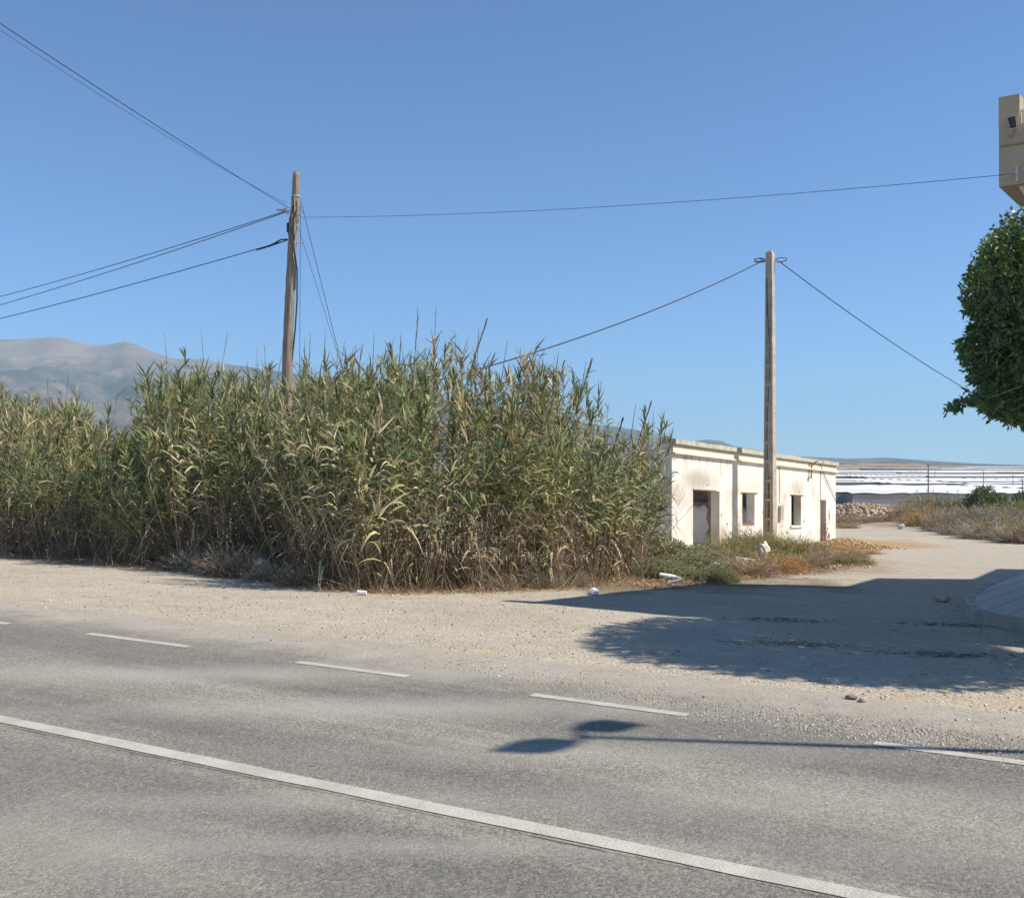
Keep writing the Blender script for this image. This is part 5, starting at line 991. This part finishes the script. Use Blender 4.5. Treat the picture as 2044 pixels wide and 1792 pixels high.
# ------------------------------------------------------------------ greenhouses on the plain
def greenhouse(xa, xb, Ya, Yb, ze, wall, spans, label, rise=0.5, base=False, skew=0.0):
    X0 = (xa - HX) / F * Ya; X1 = (xb - HX) / F * Ya; gg = min(float(ground((X0 + X1) / 2, Ya, False)), ze - wall)
    o = empty('greenhouse', ((X0 + X1) / 2, Ya, gg)); tag(o, label, 'greenhouse', 'greenhouses on the plain')
    b_ = MB(); n_ = max(2, int((Yb - Ya) / 9)); K = 2 * n_ + 1; NX = 12; vs = []
    for i in range(K):
        k = i / (K - 1)
        for c_ in range(NX + 1):
            q = c_ / NX; vs.append((X0 + (X1 - X0) * q + skew * k, Ya + (Yb - Ya) * k, ze + (rise if i % 2 else 0) + (0.45 * rise * math.sin(q * 9 + ze * 7) if base else 0)))
    b_.add(vs, [(i * (NX + 1) + c_, i * (NX + 1) + c_ + 1, (i + 1) * (NX + 1) + c_ + 1, (i + 1) * (NX + 1) + c_) for i in range(K - 1) for c_ in range(NX)]); b_.build('roof', random.choice([M_gh, M_gh, M_gh2, M_gh3]), o)
    b_ = MB(); b_.prism([(X0 + 0.05, Ya + 0.05), (X1 - 0.05, Ya + 0.05), (X1 + skew - 0.05, Yb - 0.05), (X0 + skew + 0.05, Yb - 0.05)], gg - 0.5, ze - 0.16); b_.build('wall', M_ghw, o)
    if base: b_ = MB(); b_.prism([(X0 - 0.3, Ya - 0.35), (X1 + 0.3, Ya - 0.35), (X1 + 0.3, Ya - 0.05), (X0 - 0.3, Ya - 0.05)], gg - 0.6, gg + 1.1); b_.build('wall_base', M_ghb, o)
    return o
rows = [(250, 345, -4.55, [(1180, 1500), (1503, 1700), (1702, 1812), (1814, 2010), (2013, 2200), (2203, 2500)], 2.2, 12, 0.3, True),
        (352, 372, -4.0, [(1300, 1590), (1600, 1775), (1782, 1925), (1935, 2150)], 2.3, 16, 0.25, False), (382, 470, -3.70, [(1150, 1480), (1490, 1740), (1748, 1880), (1884, 2120), (2130, 2400)], 2.4, 18, 0.3, False),
        (500, 640, -3.10, [(1200, 1560), (1570, 1722), (1728, 1850), (1858, 2100), (2110, 2400)], 2.6, 20, 0.3, False), (660, 690, -2.4, [(1400, 1790), (1800, 1990)], 2.8, 24, 0.25, False), (700, 900, -1.95, [(1250, 1640), (1646, 1850), (1856, 2060), (2066, 2300)], 3.2, 24, 0.3, False),
        (960, 1250, -0.9, [(1300, 1600), (1880, 1960), (1968, 2200)], 3.2, 20, 0.4, False), (1450, 1900, 0.1, [(1840, 2050), (2055, 2300)], 3.4, 26, 0.5, False), (2300, 2900, 1.0, [(1500, 1700), (1702, 1900), (1905, 2150)], 3.4, 24, 0.5, False)]
ords1 = ('first', 'second', 'third', 'fourth', 'fifth', 'sixth')
ords = ('nearest', 'second', 'third', 'fourth', 'fifth', 'sixth', 'seventh', 'eighth', 'farthest')
for ri, (Ya, Yb, ze, segs, wl, sp_, rise, bs) in enumerate(rows):
    for si, (xa, xb) in enumerate(segs):
        jy = random.uniform(0, 0.06) * Ya if si % 2 else 0
        greenhouse(xa, xb, Ya + jy, Yb + jy, ze + random.uniform(-0.15, 0.15) * (ri > 0), wl, max(3, (xb - xa) / F * Ya / (9 if ri else 26)), 'white roofed greenhouse, %s from the left in the %s row of the plain' % (ords1[si], ords[ri]), rise, bs, 0 if ri == 0 else random.uniform(-0.10, 0.10) * (xb - xa) / F * Ya)
# low earth mound with terraces behind them
def mound(px_, Yd, rx, ry, hh, label):
    nxm, nym = 60, 24; cx = (px_ - HX) / F * Yd; ux = np.linspace(-1, 1, nxm); uy = np.linspace(-1, 1, nym); UX, UY = np.meshgrid(ux, uy); X = cx + UX * rx; Y = Yd + UY * ry
    Z = ground(X, Y, False) - 1.0 + (hh + 1) * np.clip(1 - UX ** 2, 0, 1) * np.clip(1 - UY ** 2, 0, 1) ** 0.7 * (0.7 + 0.6 * fbm(X, Y, 1 / 40.0, 3, 4)); idx = np.arange(X.size).reshape(X.shape)
    o = link('earth_mound', mesh_np('earth_mound', np.stack([X, Y, Z], -1).reshape(-1, 3), np.stack([idx[:-1, :-1], idx[:-1, 1:], idx[1:, 1:], idx[1:, :-1]], -1).reshape(-1, 4), m_ground, smooth=True)); o['kind'] = 'structure'
mound(1765, 1330, 150, 90, 8.6, ''); mound(1640, 1300, 120, 80, 8.0, '')
# utility poles far out on the plain
for (x, y0, y1, Yd, lab) in ((1853, 926, 1003, 210, 'tallest dark pole rising behind the thicket beside the greenhouses'), (1963, 940, 985, 330, 'thin pole left of the round green bush among the greenhouses'), (2022, 947, 990, 330, 'thin pole above the right side of the round green bush'), (2041, 955, 1010, 240, 'pole at the right edge of the picture among the greenhouses'),
                             (1866, 940, 957, 480, 'small distant pole just right of the tallest dark pole'), (1794, 950, 968, 480, 'small distant pole on the white roofs left of the tallest pole'), (1691, 947, 967, 480, 'small distant pole near the right corner of the ruin')):
    x_, y_, z_ = pt(x, y0, Yd); g = min(gz(x_, y_), EYE + (HY - y1) / F * Yd); o = empty('utility_pole', (x_, y_, g)); tag(o, lab, 'utility pole')
    b_ = MB(); b_.tube([(x_, y_, g - 0.3), (x_, y_, z_)], 0.17 if Yd < 240 else 0.13, 8, 0.11); b_.build('pole_shaft', m_wood, o)
    b_ = MB(); b_.tube([(x_ - 0.6, y_, z_ - 0.4), (x_ + 0.6, y_, z_ - 0.4)], 0.05, 6); b_.build('crossarm', M_steel, o)

# ------------------------------------------------------------------ haze
hz = bpy.data.materials.new('haze'); hz.use_nodes = True; n = hz.node_tree; n.nodes.clear()
pv = n.nodes.new('ShaderNodeVolumePrincipled'); pv.inputs['Color'].default_value = (0.46, 0.73, 0.90, 1); pv.inputs['Density'].default_value = 7.5e-5; pv.inputs['Anisotropy'].default_value = 0.0
oo = n.nodes.new('ShaderNodeOutputMaterial'); n.links.new(pv.outputs[0], oo.inputs['Volume'])
b_ = MB(); b_.box((0, 0, 0), (2, 2, 2)); o = b_.build('haze', hz); o.location = (0, 0, 0); o.scale = (19500, 19500, 1); 
o.scale = (19500, 19500, 640); o.location = (0, 0, 1300 - 640 - 0); zmin = float(GZ.min()) - 1.5
o.scale[2] = (1300 - zmin) / 2; o.location[2] = (1300 + zmin) / 2
tag(o, kind='stuff')
